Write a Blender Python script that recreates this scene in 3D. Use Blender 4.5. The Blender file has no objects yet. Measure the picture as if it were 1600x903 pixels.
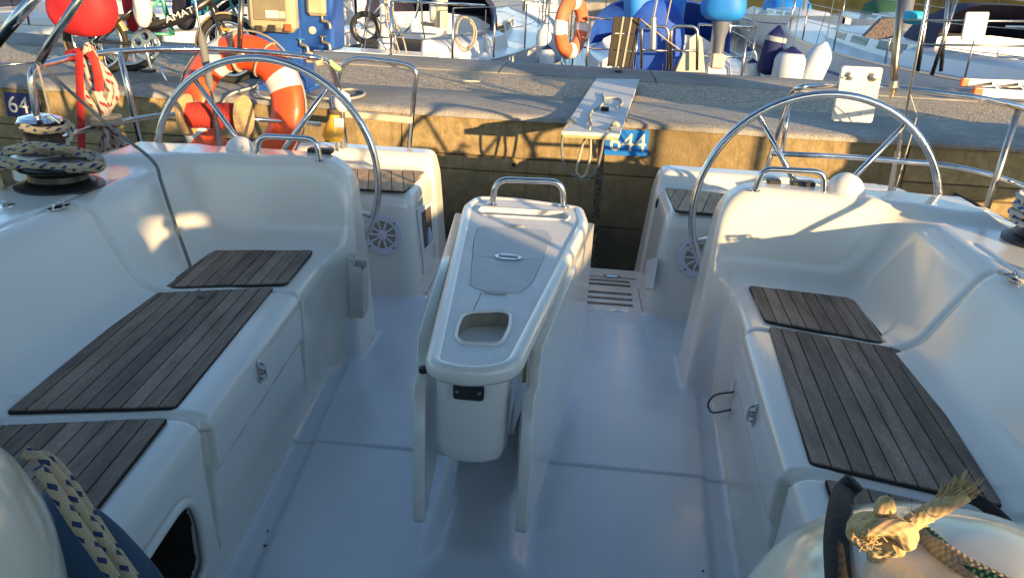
import bpy, bmesh, math, random
import numpy as np
from mathutils import Vector, Matrix
random.seed(7); RNG = np.random.default_rng(7)
PI = math.pi
# ------------------------------------------------------------------ camera, world, sun, exposure
scene = bpy.context.scene
F = 1220.0
CAM = dict(loc=(0.136, 0.0, 1.5), pitch=math.radians(21.82), yaw=math.radians(4.20), roll=math.radians(2.92))
def cam_axes():
    p, y, r = CAM['pitch'], CAM['yaw'], CAM['roll']
    fw = np.array([-math.sin(y)*math.cos(p), math.cos(y)*math.cos(p), -math.sin(p)])
    ri = np.array([math.cos(y), math.sin(y), 0.0]); up = np.cross(ri, fw)
    c, s = math.cos(r), math.sin(r)
    return c*ri+s*up, -s*ri+c*up, fw
RX, UX, FW = cam_axes(); CL = np.array(CAM['loc'])
cd = bpy.data.cameras.new('camera'); cam = bpy.data.objects.new('camera', cd); scene.collection.objects.link(cam)
cam.matrix_world = Matrix(((RX[0], UX[0], -FW[0], CL[0]), (RX[1], UX[1], -FW[1], CL[1]), (RX[2], UX[2], -FW[2], CL[2]), (0, 0, 0, 1)))
cd.sensor_width = 36.0; cd.lens = 36.0*F/1600.0; cd.clip_start = 0.02; cd.clip_end = 3000
scene.camera = cam
scene.render.resolution_x = 1024; scene.render.resolution_y = 577
SUN_TRAVEL = Vector((-0.90, 1.0, -0.22)).normalized()
elev = math.asin(-SUN_TRAVEL.z); az_from = math.atan2(-SUN_TRAVEL.x, -SUN_TRAVEL.y)   # clockwise from +Y
world = bpy.data.worlds.new('World'); scene.world = world; world.use_nodes = True
wn = world.node_tree.nodes; wl = world.node_tree.links
sky = wn.new('ShaderNodeTexSky'); sky.sky_type = 'NISHITA'; sky.sun_disc = False
sky.sun_elevation = elev; sky.sun_rotation = az_from; sky.air_density = 1.0; sky.dust_density = 0.3; sky.ozone_density = 2.3
bg = wn['Background']; bg.inputs['Strength'].default_value = 0.145
wl.new(sky.outputs[0], bg.inputs['Color'])
sd = bpy.data.lights.new('sun', 'SUN'); sun = bpy.data.objects.new('sun', sd); scene.collection.objects.link(sun)
sd.energy = 5.0; sd.angle = math.radians(0.6); sd.color = (1.0, 0.68, 0.33)
sun.rotation_euler = SUN_TRAVEL.to_track_quat('-Z', 'Y').to_euler(); sun.location = (3, -20, 8)
vs = scene.view_settings; vs.view_transform = 'Standard'; vs.look = 'None'; vs.gamma = 1.0; vs.exposure = 1.25
vs.use_curve_mapping = False

def ray(x, y): return FW + RX*(x-800)/F + UX*(451.5-y)/F
def at(x, y, z=None, Y=None, X=None):
    d = ray(x, y)
    t = (z-CL[2])/d[2] if z is not None else (Y-CL[1])/d[1] if Y is not None else (X-CL[0])/d[0]
    return Vector(CL + d*t)

# ------------------------------------------------------------------ materials
MATS = {}
def srgb(h):
    h = h.lstrip('#'); v = [int(h[i:i+2], 16)/255 for i in (0, 2, 4)]
    return tuple((c/12.92 if c <= .04045 else ((c+.055)/1.055)**2.4) for c in v) + (1,)
def mat(name, col, rough=.5, metal=0.0, col2=None, nscale=8.0, ncontrast=(.35, .65), bump=0.0, bscale=40.0, coat=0.0, stretch=(1, 1, 1), rvar=0.0, coords='Object', detail=5.0, col3=None, n3=1.3, trans=0.0, ior=None):
    if name in MATS: return MATS[name]
    m = bpy.data.materials.new(name); m.use_nodes = True; MATS[name] = m
    nt = m.node_tree; N = nt.nodes; L = nt.links; b = N['Principled BSDF']
    c = col if len(col) == 4 else tuple(col)+(1,)
    b.inputs['Base Color'].default_value = c; b.inputs['Roughness'].default_value = rough; b.inputs['Metallic'].default_value = metal
    if coat: b.inputs['Coat Weight'].default_value = coat; b.inputs['Coat Roughness'].default_value = .12
    if trans: b.inputs['Transmission Weight'].default_value = trans
    if ior: b.inputs['IOR'].default_value = ior
    tc = N.new('ShaderNodeTexCoord'); mp = N.new('ShaderNodeMapping'); mp.inputs['Scale'].default_value = stretch
    L.new(tc.outputs[coords], mp.inputs['Vector'])
    vec = mp.outputs['Vector']
    if col2 is not None:
        n = N.new('ShaderNodeTexNoise'); n.inputs['Scale'].default_value = nscale; n.inputs['Detail'].default_value = detail
        L.new(vec, n.inputs['Vector'])
        r = N.new('ShaderNodeValToRGB'); r.color_ramp.elements[0].position = ncontrast[0]; r.color_ramp.elements[1].position = ncontrast[1]
        r.color_ramp.elements[0].color = c; r.color_ramp.elements[1].color = col2 if len(col2) == 4 else tuple(col2)+(1,)
        L.new(n.outputs['Fac'], r.inputs['Fac']); out = r.outputs['Color']
        if col3 is not None:
            n2 = N.new('ShaderNodeTexNoise'); n2.inputs['Scale'].default_value = n3; n2.inputs['Detail'].default_value = 6
            L.new(vec, n2.inputs['Vector'])
            r2 = N.new('ShaderNodeValToRGB'); r2.color_ramp.elements[0].position = .42; r2.color_ramp.elements[1].position = .68
            L.new(n2.outputs['Fac'], r2.inputs['Fac'])
            mx = N.new('ShaderNodeMixRGB'); mx.inputs['Color2'].default_value = col3 if len(col3) == 4 else tuple(col3)+(1,)
            L.new(r2.outputs['Color'], mx.inputs['Fac']); L.new(out, mx.inputs['Color1']); out = mx.outputs['Color']
        L.new(out, b.inputs['Base Color'])
    if rvar:
        n = N.new('ShaderNodeTexNoise'); n.inputs['Scale'].default_value = 1.6; n.inputs['Detail'].default_value = 2.5
        L.new(vec, n.inputs['Vector'])
        mr = N.new('ShaderNodeMapRange'); mr.inputs['From Min'].default_value = .2; mr.inputs['From Max'].default_value = .8
        mr.inputs['To Min'].default_value = max(0, rough-rvar); mr.inputs['To Max'].default_value = rough+rvar
        L.new(n.outputs['Fac'], mr.inputs['Value']); L.new(mr.outputs[0], b.inputs['Roughness'])
    if bump:
        n = N.new('ShaderNodeTexNoise'); n.inputs['Scale'].default_value = bscale; n.inputs['Detail'].default_value = 6
        L.new(vec, n.inputs['Vector'])
        bp = N.new('ShaderNodeBump'); bp.inputs['Strength'].default_value = bump; bp.inputs['Distance'].default_value = .01
        L.new(n.outputs['Fac'], bp.inputs['Height']); L.new(bp.outputs[0], b.inputs['Normal'])
    return m
def rope_mat(name, base, fleck, pitch=.05, dens=.5, dark=None, rough=.85, fr=160.0, st=.5):
    """braided rope: u runs round the rope, v along it in metres (real weave relief and coloured flecks)"""
    m = bpy.data.materials.new(name); m.use_nodes = True; MATS[name] = m
    nt = m.node_tree; N = nt.nodes; L = nt.links; b = N['Principled BSDF']; b.inputs['Roughness'].default_value = rough
    tc = N.new('ShaderNodeTexCoord'); sp = N.new('ShaderNodeSeparateXYZ'); L.new(tc.outputs['UV'], sp.inputs[0])
    def M(op, a, c=None):
        n = N.new('ShaderNodeMath'); n.operation = op
        for i, q in enumerate((a, c)):
            if q is None: continue
            if isinstance(q, (int, float)): n.inputs[i].default_value = q
            else: L.new(q, n.inputs[i])
        return n.outputs[0]
    u, v = sp.outputs[0], sp.outputs[1]
    vv = M('DIVIDE', v, pitch)
    a = M('FRACT', M('ADD', vv, M('MULTIPLY', u, 2.0)))
    c = M('FRACT', M('SUBTRACT', M('MULTIPLY', vv, .5), M('MULTIPLY', u, 2.0)))
    mask = M('MULTIPLY', M('LESS_THAN', a, .36), M('LESS_THAN', c, dens))
    mx = N.new('ShaderNodeMixRGB'); mx.inputs['Color1'].default_value = base; mx.inputs['Color2'].default_value = fleck
    L.new(mask, mx.inputs['Fac'])
    no = N.new('ShaderNodeTexNoise'); no.inputs['Scale'].default_value = 60; L.new(tc.outputs['Object'], no.inputs['Vector'])
    m2 = N.new('ShaderNodeMixRGB'); m2.blend_type = 'MULTIPLY'; m2.inputs['Fac'].default_value = .35
    L.new(mx.outputs[0], m2.inputs['Color1']); L.new(no.outputs['Color'], m2.inputs['Color2']); L.new(m2.outputs[0], b.inputs['Base Color'])
    w = M('ADD', M('SINE', M('MULTIPLY', M('ADD', M('MULTIPLY', v, fr), M('MULTIPLY', u, 6.0)), 6.283)), M('SINE', M('MULTIPLY', M('SUBTRACT', M('MULTIPLY', v, fr), M('MULTIPLY', u, 6.0)), 6.283)))
    bp = N.new('ShaderNodeBump'); bp.inputs['Strength'].default_value = st; bp.inputs['Distance'].default_value = .002
    L.new(w, bp.inputs['Height']); L.new(bp.outputs[0], b.inputs['Normal'])
    return m
GEL = mat('gelcoat', (.80, .775, .70), .22, col2=(.755, .73, .655), nscale=2.2, coat=.55, rvar=.05, col3=(.76, .73, .64), n3=.9)

GELF = mat('gelcoat_floor', (.70, .75, .79), .26, col2=(.64, .69, .73), nscale=3.0, rvar=.07, bump=.05, bscale=220, col3=(.62, .66, .69), n3=1.6, coat=.3)
def specks(m, scale=9.0, thr=.74, col=(.10, .09, .08, 1)):
    nt = m.node_tree; N = nt.nodes; L = nt.links; b = N['Principled BSDF']; src = b.inputs['Base Color'].links[0].from_socket
    tc = N.new('ShaderNodeTexCoord'); n = N.new('ShaderNodeTexNoise'); n.inputs['Scale'].default_value = scale; n.inputs['Detail'].default_value = 9; n.inputs['Roughness'].default_value = .68
    L.new(tc.outputs['Object'], n.inputs['Vector']); r = N.new('ShaderNodeMapRange'); r.inputs['From Min'].default_value = thr; r.inputs['From Max'].default_value = thr+.05; r.inputs['To Max'].default_value = .75
    L.new(n.outputs['Fac'], r.inputs['Value']); mx = N.new('ShaderNodeMixRGB'); mx.inputs['Color2'].default_value = col; L.new(r.outputs[0], mx.inputs['Fac']); L.new(src, mx.inputs['Color1']); L.new(mx.outputs[0], b.inputs['Base Color'])
specks(GELF, 22.0, .69)
specks(GELF, 2.6, .66, (.48, .50, .51, 1))
CREAM = mat('gelcoat_cream', (.78, .72, .58), .16, col2=(.72, .66, .52), nscale=1.5, coat=.5)
NONSKID = mat('nonskid_grey', (.74, .74, .72), .45, col2=(.68, .685, .675), nscale=14, bump=.3, bscale=300, col3=(.62, .625, .62), n3=3.0)
specks(NONSKID, 16.0, .72, (.30, .28, .25, 1))
STEEL = mat('stainless_steel', (.70, .70, .70), .14, 1.0, col2=(.58, .57, .56), nscale=20, rvar=.06)
STEELD = mat('stainless_dull', (.52, .51, .49), .32, 1.0, col2=(.38, .36, .33), nscale=25, rvar=.1)
BLACKP = mat('black_plastic', (.018, .018, .02), .38, col2=(.03, .03, .03), nscale=10)
WHITEP = mat('white_plastic', (.78, .78, .77), .35, col2=(.70, .70, .69), nscale=6)
RUBBER = mat('black_rubber', (.02, .02, .02), .7)

# ------------------------------------------------------------------ mesh helpers
COL = scene.collection
def mesh(name, v, f, uv=None):
    me = bpy.data.meshes.new(name); me.from_pydata([tuple(p) for p in v], [], f)
    if uv is not None:
        l = me.uv_layers.new(name='UVMap'); l.data.foreach_set('uv', np.asarray(uv, dtype=np.float32).ravel())
    me.validate(); me.update(); return me
def smooth(me, ang=40):
    me.shade_smooth()
    if ang < 180: me.set_sharp_from_angle(angle=math.radians(ang))
def link(name, me, m=None, parent=None, sm=None):
    o = bpy.data.objects.new(name, me); COL.objects.link(o)
    if m is not None:
        me.materials.clear(); me.materials.append(m)
    if parent is not None: o.parent = parent
    if sm: smooth(me, sm)
    return o
def empty(name, label, cat, loc=(0, 0, 0), group=None, rotz=0):
    o = bpy.data.objects.new(name, None); COL.objects.link(o); o.location = loc; o.rotation_euler = (0, 0, rotz)
    o.empty_display_size = .1
    return tag(o, label, cat, group)
def tag(o, label=None, cat=None, group=None, kind=None):
    if label: o['label'] = label
    if cat: o['category'] = cat
    if group: o['group'] = group
    if kind: o['kind'] = kind
    return o
def keep(o, parent):
    """parent o (built in world coordinates) to an Empty without moving it"""
    bpy.context.view_layer.update()
    o.parent = parent; o.matrix_parent_inverse = parent.matrix_world.inverted(); return o
class MB:
    def __init__(s): s.v = []; s.f = []; s.uv = []
    def add(s, v, f, uv=None):
        n = len(s.v); s.v += [Vector(p) for p in v]
        for i, q in enumerate(f):
            s.f.append(tuple(a+n for a in q))
            s.uv += (uv[i] if uv else [(0, 0)]*len(q))
        return s
    def box(s, c, d, rot=None, bev=0.0):
        x, y, z = d[0]/2, d[1]/2, d[2]/2
        if bev <= 0:
            v = [(-x, -y, -z), (x, -y, -z), (x, y, -z), (-x, y, -z), (-x, -y, z), (x, -y, z), (x, y, z), (-x, y, z)]
            f = [(0, 3, 2, 1), (4, 5, 6, 7), (0, 1, 5, 4), (1, 2, 6, 5), (2, 3, 7, 6), (3, 0, 4, 7)]
        else:
            b = bev; v = []; f = []
            for zz, q in ((-z, b), (-z+b, 0), (z-b, 0), (z, b)):
                v += [(-x+b+q*0 if 0 else -x+b, -y+q, zz), (x-b, -y+q, zz), (x-q, -y+b, zz), (x-q, y-b, zz), (x-b, y-q, zz), (-x+b, y-q, zz), (-x+q, y-b, zz), (-x+q, -y+b, zz)]
            f = [tuple(range(7, -1, -1)), tuple(range(24, 32))]
            for k in range(3):
                for i in range(8): f.append((k*8+i, k*8+(i+1) % 8, k*8+8+(i+1) % 8, k*8+8+i))
        M = rot if rot is not None else Matrix.Identity(3)
        c = Vector(c)
        return s.add([M @ Vector(p)+c for p in v], f)
    def tube(s, pts, r, n=10, closed=False, cap=True, flat=1.0, twist0=None):
        P = [Vector(p) for p in pts]; m = len(P); rr = r if isinstance(r, (list, tuple)) else [r]*m
        T = []
        for i in range(m):
            a = P[(i-1) % m] if (closed or i > 0) else P[i]; b = P[(i+1) % m] if (closed or i < m-1) else P[i]
            t = (b-a); T.append(t.normalized() if t.length > 1e-9 else Vector((0, 0, 1)))
        ref = twist0 or (Vector((0, 0, 1)) if abs(T[0].z) < .9 else Vector((1, 0, 0)))
        nrm = (ref-T[0]*ref.dot(T[0])).normalized(); V = []; Ls = [0.0]
        for i in range(m):
            if i: 
                Ls.append(Ls[-1]+(P[i]-P[i-1]).length)
            nrm = (nrm-T[i]*nrm.dot(T[i])); nrm = nrm.normalized() if nrm.length > 1e-6 else T[i].orthogonal().normalized()
            bi = T[i].cross(nrm)
            for k in range(n):
                a = 2*PI*k/n; V.append(P[i]+(nrm*math.cos(a)+bi*math.sin(a)*flat)*rr[i])
        Fs = []; U = []
        for i in range(m if closed else m-1):
            j = (i+1) % m; l0 = Ls[i]; l1 = Ls[j] if j else Ls[-1]+(P[0]-P[-1]).length
            for k in range(n):
                k2 = (k+1) % n; Fs.append((i*n+k, i*n+k2, j*n+k2, j*n+k))
                U.append([(k/n, l0), ((k+1)/n, l0), ((k+1)/n, l1), (k/n, l1)])
        if cap and not closed:
            Fs.append(tuple(range(n-1, -1, -1))); U.append([(0, 0)]*n)
            Fs.append(tuple((m-1)*n+k for k in range(n))); U.append([(0, 0)]*n)
        return s.add(V, Fs, U)
    def lathe(s, prof, n=24, M=None):
        """prof: (radius, height) list, axis local z; M 4x4"""
        V = []; Fs = []
        for r, z in prof:
            for k in range(n):
                a = 2*PI*k/n; V.append(Vector((r*math.cos(a), r*math.sin(a), z)))
        for i in range(len(prof)-1):
            for k in range(n):
                k2 = (k+1) % n; Fs.append((i*n+k, i*n+k2, (i+1)*n+k2, (i+1)*n+k))
        if prof[0][0] > 1e-5: Fs.append(tuple(range(n-1, -1, -1)))
        if prof[-1][0] > 1e-5: Fs.append(tuple((len(prof)-1)*n+k for k in range(n)))
        if M is not None: V = [M @ p for p in V]
        return s.add(V, Fs)
    def prism(s, poly, z0, z1, M=None, bev=0.0):
        """poly in local xy (ccw), extruded z0..z1, with a small top bevel"""
        n = len(poly); rings = [(0, z0), (0, z1-bev), (bev, z1)] if bev else [(0, z0), (0, z1)]
        V = []
        cx = sum(p[0] for p in poly)/n; cy = sum(p[1] for p in poly)/n
        for o, z in rings:
            for x, y in poly:
                d = math.hypot(x-cx, y-cy) or 1; V.append(Vector((x-(x-cx)/d*o, y-(y-cy)/d*o, z)))
        Fs = [tuple(range(n-1, -1, -1)), tuple((len(rings)-1)*n+k for k in range(n))]
        for i in range(len(rings)-1):
            for k in range(n): Fs.append((i*n+k, i*n+(k+1) % n, (i+1)*n+(k+1) % n, (i+1)*n+k))
        if M is not None: V = [M @ p for p in V]
        return s.add(V, Fs)
    def loft(s, rings, closed=True, cap=True):
        n = len(rings[0]); V = [Vector(p) for r in rings for p in r]; Fs = []
        for i in range(len(rings)-1):
            for k in range(n if closed else n-1):
                k2 = (k+1) % n; Fs.append((i*n+k, i*n+k2, (i+1)*n+k2, (i+1)*n+k))
        if cap and closed:
            Fs.append(tuple(range(n-1, -1, -1))); Fs.append(tuple((len(rings)-1)*n+k for k in range(n)))
        return s.add(V, Fs)
    def build(s, name, m, parent=None, sm=35):
        me = mesh(name, s.v, s.f, s.uv)
        return link(name, me, m, parent, sm)
def frame(o, z, x=None):
    """4x4 with local z along z, local x near x, origin o"""
    z = Vector(z).normalized(); x = Vector(x) if x is not None else (Vector((1, 0, 0)) if abs(z.x) < .9 else Vector((0, 1, 0)))
    x = (x-z*x.dot(z)).normalized(); y = z.cross(x)
    return Matrix(((x.x, y.x, z.x, o[0]), (x.y, y.y, z.y, o[1]), (x.z, y.z, z.z, o[2]), (0, 0, 0, 1)))
def spline(pts, n=6, closed=False):
    P = [Vector(p) for p in pts]; m = len(P); out = []
    for i in range(m if closed else m-1):
        p0 = P[i-1] if (i > 0 or closed) else P[i]*2-P[i+1]
        p1 = P[i]; p2 = P[(i+1) % m]; p3 = P[(i+2) % m] if (closed or i+2 < m) else P[i+1]*2-P[i]
        for k in range(n):
            t = k/n; out.append(.5*((2*p1)+(p2-p0)*t+(2*p0-5*p1+4*p2-p3)*t*t+(3*p1-p0-3*p2+p3)*t**3))
    if not closed: out.append(P[-1])
    return out
def fillet(pts, r, n=5):
    P = [Vector(p) for p in pts]; out = [P[0]]
    for i in range(1, len(P)-1):
        a = (P[i-1]-P[i]); b = (P[i+1]-P[i]); q = min(r, a.length*.49, b.length*.49)
        s = P[i]+a.normalized()*q; e = P[i]+b.normalized()*q
        for k in range(n+1):
            t = k/n; out.append(s*(1-t)**2+P[i]*2*t*(1-t)+e*t*t)
    out.append(P[-1]); return out
def rpoly(pts, r, n=5):
    """rounded polygon in 2d; r may be a list"""
    m = len(pts); out = []
    for i in range(m):
        q = r[i] if isinstance(r, (list, tuple)) else r
        p = Vector(pts[i][:2]); a = Vector(pts[i-1][:2])-p; b = Vector(pts[(i+1) % m][:2])-p
        q = min(q, a.length*.49, b.length*.49)
        s = p+a.normalized()*q; e = p+b.normalized()*q
        for k in range(n+1):
            t = k/n; w = s*(1-t)**2+p*2*t*(1-t)+e*t*t; out.append((w.x, w.y))
    return out
def clip(poly, a, b, c):
    """keep a*x+b*y<=c"""
    out = []
    for i in range(len(poly)):
        p, q = poly[i-1], poly[i]; dp = a*p[0]+b*p[1]-c; dq = a*q[0]+b*q[1]-c
        if (dp <= 0) != (dq <= 0):
            t = dp/(dp-dq); out.append((p[0]+(q[0]-p[0])*t, p[1]+(q[1]-p[1])*t))
        if dq <= 0: out.append(q)
    return out
def flat2d(name, loops, depth, m, parent=None, M=None, bevel=0.0):
    """plate with holes: first loop outer, the others holes; thickness depth, local z up"""
    cu = bpy.data.curves.new(name, 'CURVE'); cu.dimensions = '2D'; cu.fill_mode = 'BOTH'; cu.extrude = max(depth/2-bevel, 1e-4); cu.bevel_depth = bevel; cu.bevel_resolution = 1
    for lp in loops:
        sp = cu.splines.new('POLY'); sp.points.add(len(lp)-1); sp.use_cyclic_u = True
        for i, p in enumerate(lp): sp.points[i].co = (p[0], p[1], 0, 1)
    t = bpy.data.objects.new('t', cu); COL.objects.link(t)
    dg = bpy.context.evaluated_depsgraph_get(); me = bpy.data.meshes.new_from_object(t.evaluated_get(dg))
    bpy.data.objects.remove(t); bpy.data.curves.remove(cu)
    if M is not None: me.transform(M)
    me.name = name
    return link(name, me, m, parent)
def text(name, s, size, m, parent, M, depth=.001, font_scale=(1, 1)):
    cu = bpy.data.curves.new(name, 'FONT'); cu.body = s; cu.size = size; cu.extrude = depth; cu.align_x = 'CENTER'; cu.align_y = 'CENTER'
    t = bpy.data.objects.new('t', cu); COL.objects.link(t)
    dg = bpy.context.evaluated_depsgraph_get(); me = bpy.data.meshes.new_from_object(t.evaluated_get(dg))
    bpy.data.objects.remove(t); bpy.data.curves.remove(cu)
    me.transform(M @ Matrix.Diagonal((font_scale[0], font_scale[1], 1, 1))); me.name = name
    return link(name, me, m, parent)
def circ(r, n=32, c=(0, 0), a0=0, a1=2*PI):
    full = abs(a1-a0-2*PI) < 1e-6
    return [(c[0]+r*math.cos(a0+(a1-a0)*k/(n if full else n-1)), c[1]+r*math.sin(a0+(a1-a0)*k/(n if full else n-1))) for k in range(n)]
def copy_tree(o, parent=None):
    c = o.copy(); COL.objects.link(c)
    if parent is not None: c.parent = parent
    for ch in list(o.children): copy_tree(ch, c)
    return c
# ------------------------------------------------------------------ own boat: cockpit moulding as one smooth surface, cut into its parts
def sst(t): t = np.clip(t, 0, 1); return t*t*(3-2*t)
def smin(a, b, k):
    h = np.clip(.5+.5*(b-a)/k, 0, 1); return b+(a-b)*h-k*h*(1-h)
def smax(a, b, k): return -smin(-a, -b, k)
def w_base(y): return .71+.063*(y-1.77)
def cockpit(x, y, z):
    ax = np.abs(x+.02)
    # floor with side gutters, a step between its panels and the recess of the bathing platform
    wf = .60+.085*(y-1.65)
    zf = -.016*sst((ax-wf)/.03)*sst((2.98-y)/.10)
    zf = zf-.007*sst((2.225-y)/.012)
    zf = zf-.10*sst((y-3.555)/.02)*sst((.56-ax)/.02)
    d = z-zf
    # hump that carries the table
    hump = smax(smax(np.abs(x+.055)-(.085+.10*np.clip(.2-z, 0, .3)), z-(.02+.30*sst((y-1.78)/.42)), .05), np.maximum(1.7-y, y-2.75), .05)
    d = smin(d, hump, .07)
    # side seats
    wb = w_base(y)
    seat = smax(wb+.02*z-ax, z-.45, .06)
    lid = smax(smax(wb-.012+.02*z-ax, z-.452, .06), smax(np.abs(y-2.02)-.405, .285-z, .02), .012)
    seat = smin(seat, lid, .012)
    seat = np.maximum(seat, y-2.96)
    # tapered drains at both ends of the locker lid and the pocket in the seat front
    for yc in (1.60, 2.428):
        nt = np.maximum(np.maximum(np.abs(y-yc)-np.clip(.026*(z-.06)/.26, 0, .026), ax-(wb+.030)), np.maximum(z-.40, .06-z))
        seat = smax(seat, -nt, .012)
    q = .5*(y-1.30)+.12
    pocket = np.maximum(smax(smax(np.abs(y-1.35)-.150, np.abs(z-.20)-.125, .05), (y-1.40)*.80+(z-.20)*.6-.115, .05), ax-(wb+.16))
    seat = smax(seat, -pocket, .03)
    # coaming with the leaning backrest
    ztop = .76-.20*sst((y-3.06)/.28)-.14*sst((ax-1.74)/.08)
    back = smax(-((ax-1.23)-(z-.45)*.567)*.87, z-ztop, .055)
    d2 = smin(seat, back, .07)
    # partition in front of the wheel
    ptop = .80-.03*sst((ax-1.25)/.3)
    part = smax(2.88-.14*(ax-.8)+(z-.45)*.22-y, y-3.10-.02*(.8-z), .05)
    pe = smax(z-ptop, (.662+.085*z)-ax, .16)
    part = smax(part, pe, .045)
    part = np.maximum(part, ax-1.62)
    d2 = smin(d2, part, .11)
    # joints that run round the seat and backrest
    ys = y+.27*np.clip(ax-.82, 0, .45)
    g = .010*np.exp(-((ys-1.60)/.012)**2)+.010*np.exp(-((ys-2.428)/.012)**2)
    d2 = d2+g*sst((z-.25)/.1)*sst((1.46-ax)/.05)
    d2 = d2+.006*np.exp(-((ax-1.475)/.010)**2)*sst((z-.70)/.03)*sst((2.60-y)/.05)
    d = smin(d, d2, .03)
    # helm seats with a raised rim aft
    hs = smax(smax((.545+.10*z)-ax, 3.47+.06*z-y, .10), z-.525, .08)
    rim = smax(smax((.555+.08*z)-ax, 4.03+.16*(z-.5)-y, .05), z-.60+.03*sst((ax-1.2)/.4), .06)
    h = smin(hs, rim, .05)
    d = smin(d, h, .03)
    # end of the boat: rounded quarter
    q = smax(ax-1.97+.10*sst((y-2.2)/2.2), y-4.22, .10)
    d = smax(d, q, .03)
    return d
def surface_net(fn, lo, hi, dx):
    lo = np.array(lo, float); n = np.ceil((np.array(hi)-lo)/dx).astype(int)+1
    X = (lo[0]+dx*np.arange(n[0], dtype=np.float32))[:, None, None].astype(np.float32)
    Yv = (lo[1]+dx*np.arange(n[1]))[None, :, None].astype(np.float32); Z = (lo[2]+dx*np.arange(n[2]))[None, None, :].astype(np.float32)
    d = np.empty(n, np.float32)
    for i in range(0, n[0], 32): d[i:i+32] = fn(X[i:i+32]+0*Yv+0*Z, Yv+0*X[i:i+32]+0*Z, Z+0*X[i:i+32]+0*Yv)
    s = d < 0
    c = s[:-1, :-1, :-1].astype(np.int8)
    tot = sum(s[a:n[0]-1+a, b:n[1]-1+b, e:n[2]-1+e].astype(np.int8) for a in (0, 1) for b in (0, 1) for e in (0, 1))
    act = np.argwhere((tot > 0) & (tot < 8))
    idx = -np.ones(n-1, np.int32); idx[tuple(act.T)] = np.arange(len(act))
    acc = np.zeros((len(act), 3)); cnt = np.zeros(len(act))
    cor = [(a, b, e) for a in (0, 1) for b in (0, 1) for e in (0, 1)]
    for p in cor:
        for ax in range(3):
            if p[ax]: continue
            q = list(p); q[ax] = 1
            d0 = d[tuple((act+p).T)]; d1 = d[tuple((act+q).T)]; m = (d0 < 0) != (d1 < 0)
            t = np.where(m, d0/(d0-d1+1e-12*(d0 == d1)), 0)
            pt = np.array(p, float)[None]+t[:, None]*(np.array(q)-np.array(p))[None]
            acc[m] += pt[m]; cnt[m] += 1
    V = lo+dx*(act+acc/cnt[:, None])
    faces = []
    for ax in range(3):
        b, e = (ax+1) % 3, (ax+2) % 3
        sl0 = [slice(None)]*3; sl1 = [slice(None)]*3; sl0[ax] = slice(0, -1); sl1[ax] = slice(1, None)
        chg = np.argwhere(s[tuple(sl0)] != s[tuple(sl1)])
        chg = chg[(chg[:, b] > 0) & (chg[:, e] > 0) & (chg[:, b] < n[b]-1) & (chg[:, e] < n[e]-1)]
        flip = s[tuple(chg.T)]
        ids = []
        for ob_, oe in ((0, 0), (-1, 0), (-1, -1), (0, -1)):
            k = chg.copy(); k[:, b] += ob_; k[:, e] += oe; ids.append(idx[tuple(k.T)])
        q = np.stack(ids, 1)
        q[~flip] = q[~flip][:, ::-1]
        faces.append(q)
    Fq = np.concatenate(faces)
    eps = 2e-3
    def grad(V):
        return np.stack([(fn(V[:, 0]+eps*(k == 0), V[:, 1]+eps*(k == 1), V[:, 2]+eps*(k == 2))-fn(V[:, 0]-eps*(k == 0), V[:, 1]-eps*(k == 1), V[:, 2]-eps*(k == 2)))/(2*eps) for k in range(3)], 1)
    for it in range(3):
        g = grad(V); dv = fn(V[:, 0], V[:, 1], V[:, 2]); st = dv/np.maximum((g*g).sum(1), .05)
        st = np.clip(st, -dx*.5, dx*.5); V = V-g*st[:, None]
    g = grad(V); Nn = g/np.maximum(np.linalg.norm(g, axis=1), 1e-6)[:, None]
    return V, Fq, Nn
def biggest(Fq):
    lab = np.arange(Fq.max()+1)
    for _ in range(400):
        m = lab[Fq].min(1); new = lab.copy(); np.minimum.at(new, Fq.ravel(), np.repeat(m, 4))
        if (new == lab).all(): break
        lab = new
    l = lab[Fq[:, 0]]; v, c = np.unique(l, return_counts=True); return Fq[l == v[c.argmax()]]
def part_mesh(name, V, Fq, Nn, m, parent):
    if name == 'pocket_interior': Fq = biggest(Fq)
    used, inv = np.unique(Fq.ravel(), return_inverse=True); f = inv.reshape(-1, 4)
    me = bpy.data.meshes.new(name); me.vertices.add(len(used)); me.vertices.foreach_set('co', V[used].astype(np.float32).ravel())
    me.loops.add(f.size); me.loops.foreach_set('vertex_index', f.astype(np.int32).ravel())
    me.polygons.add(len(f)); me.polygons.foreach_set('loop_start', np.arange(0, f.size, 4, dtype=np.int32)); me.polygons.foreach_set('loop_total', np.full(len(f), 4, np.int32))
    me.update(calc_edges=True); me.shade_smooth()
    me.normals_split_custom_set_from_vertices([tuple(a) for a in Nn[used]])
    return link(name, me, m, parent)
boat = empty('sailboat', 'white sailing yacht cockpit with teak slatted seats, moored stern to the concrete quay', 'sailboat')
V, Fq, Nn = surface_net(cockpit, (-2.03, .42, -.14), (2.03, 4.26, .90), .0115)
cen = V[Fq].mean(1); ax_, cy_, cz_ = np.abs(cen[:, 0]), cen[:, 1], cen[:, 2]
wb_ = w_base(cy_)
helm = (cy_ > 3.40) & (cz_ > .02) & (ax_ < 1.60) & (ax_ > .5)
partn = (~helm) & (cy_ > 2.84) & (cz_ > .02) & (ax_ > .60) & (ax_ < 1.62)
sidew = (~helm) & (~partn) & (cz_ > .47) | ((ax_ > 1.25) & (cy_ < 2.9) & (cz_ > .46)) | ((ax_ >= 1.60) & (cz_ > .1))
sidew = sidew & ~helm & ~partn
seatr = (~helm) & (~partn) & (~sidew) & (ax_ > wb_-.035) & (cz_ > -.01) & (cy_ < 3.0)
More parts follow.
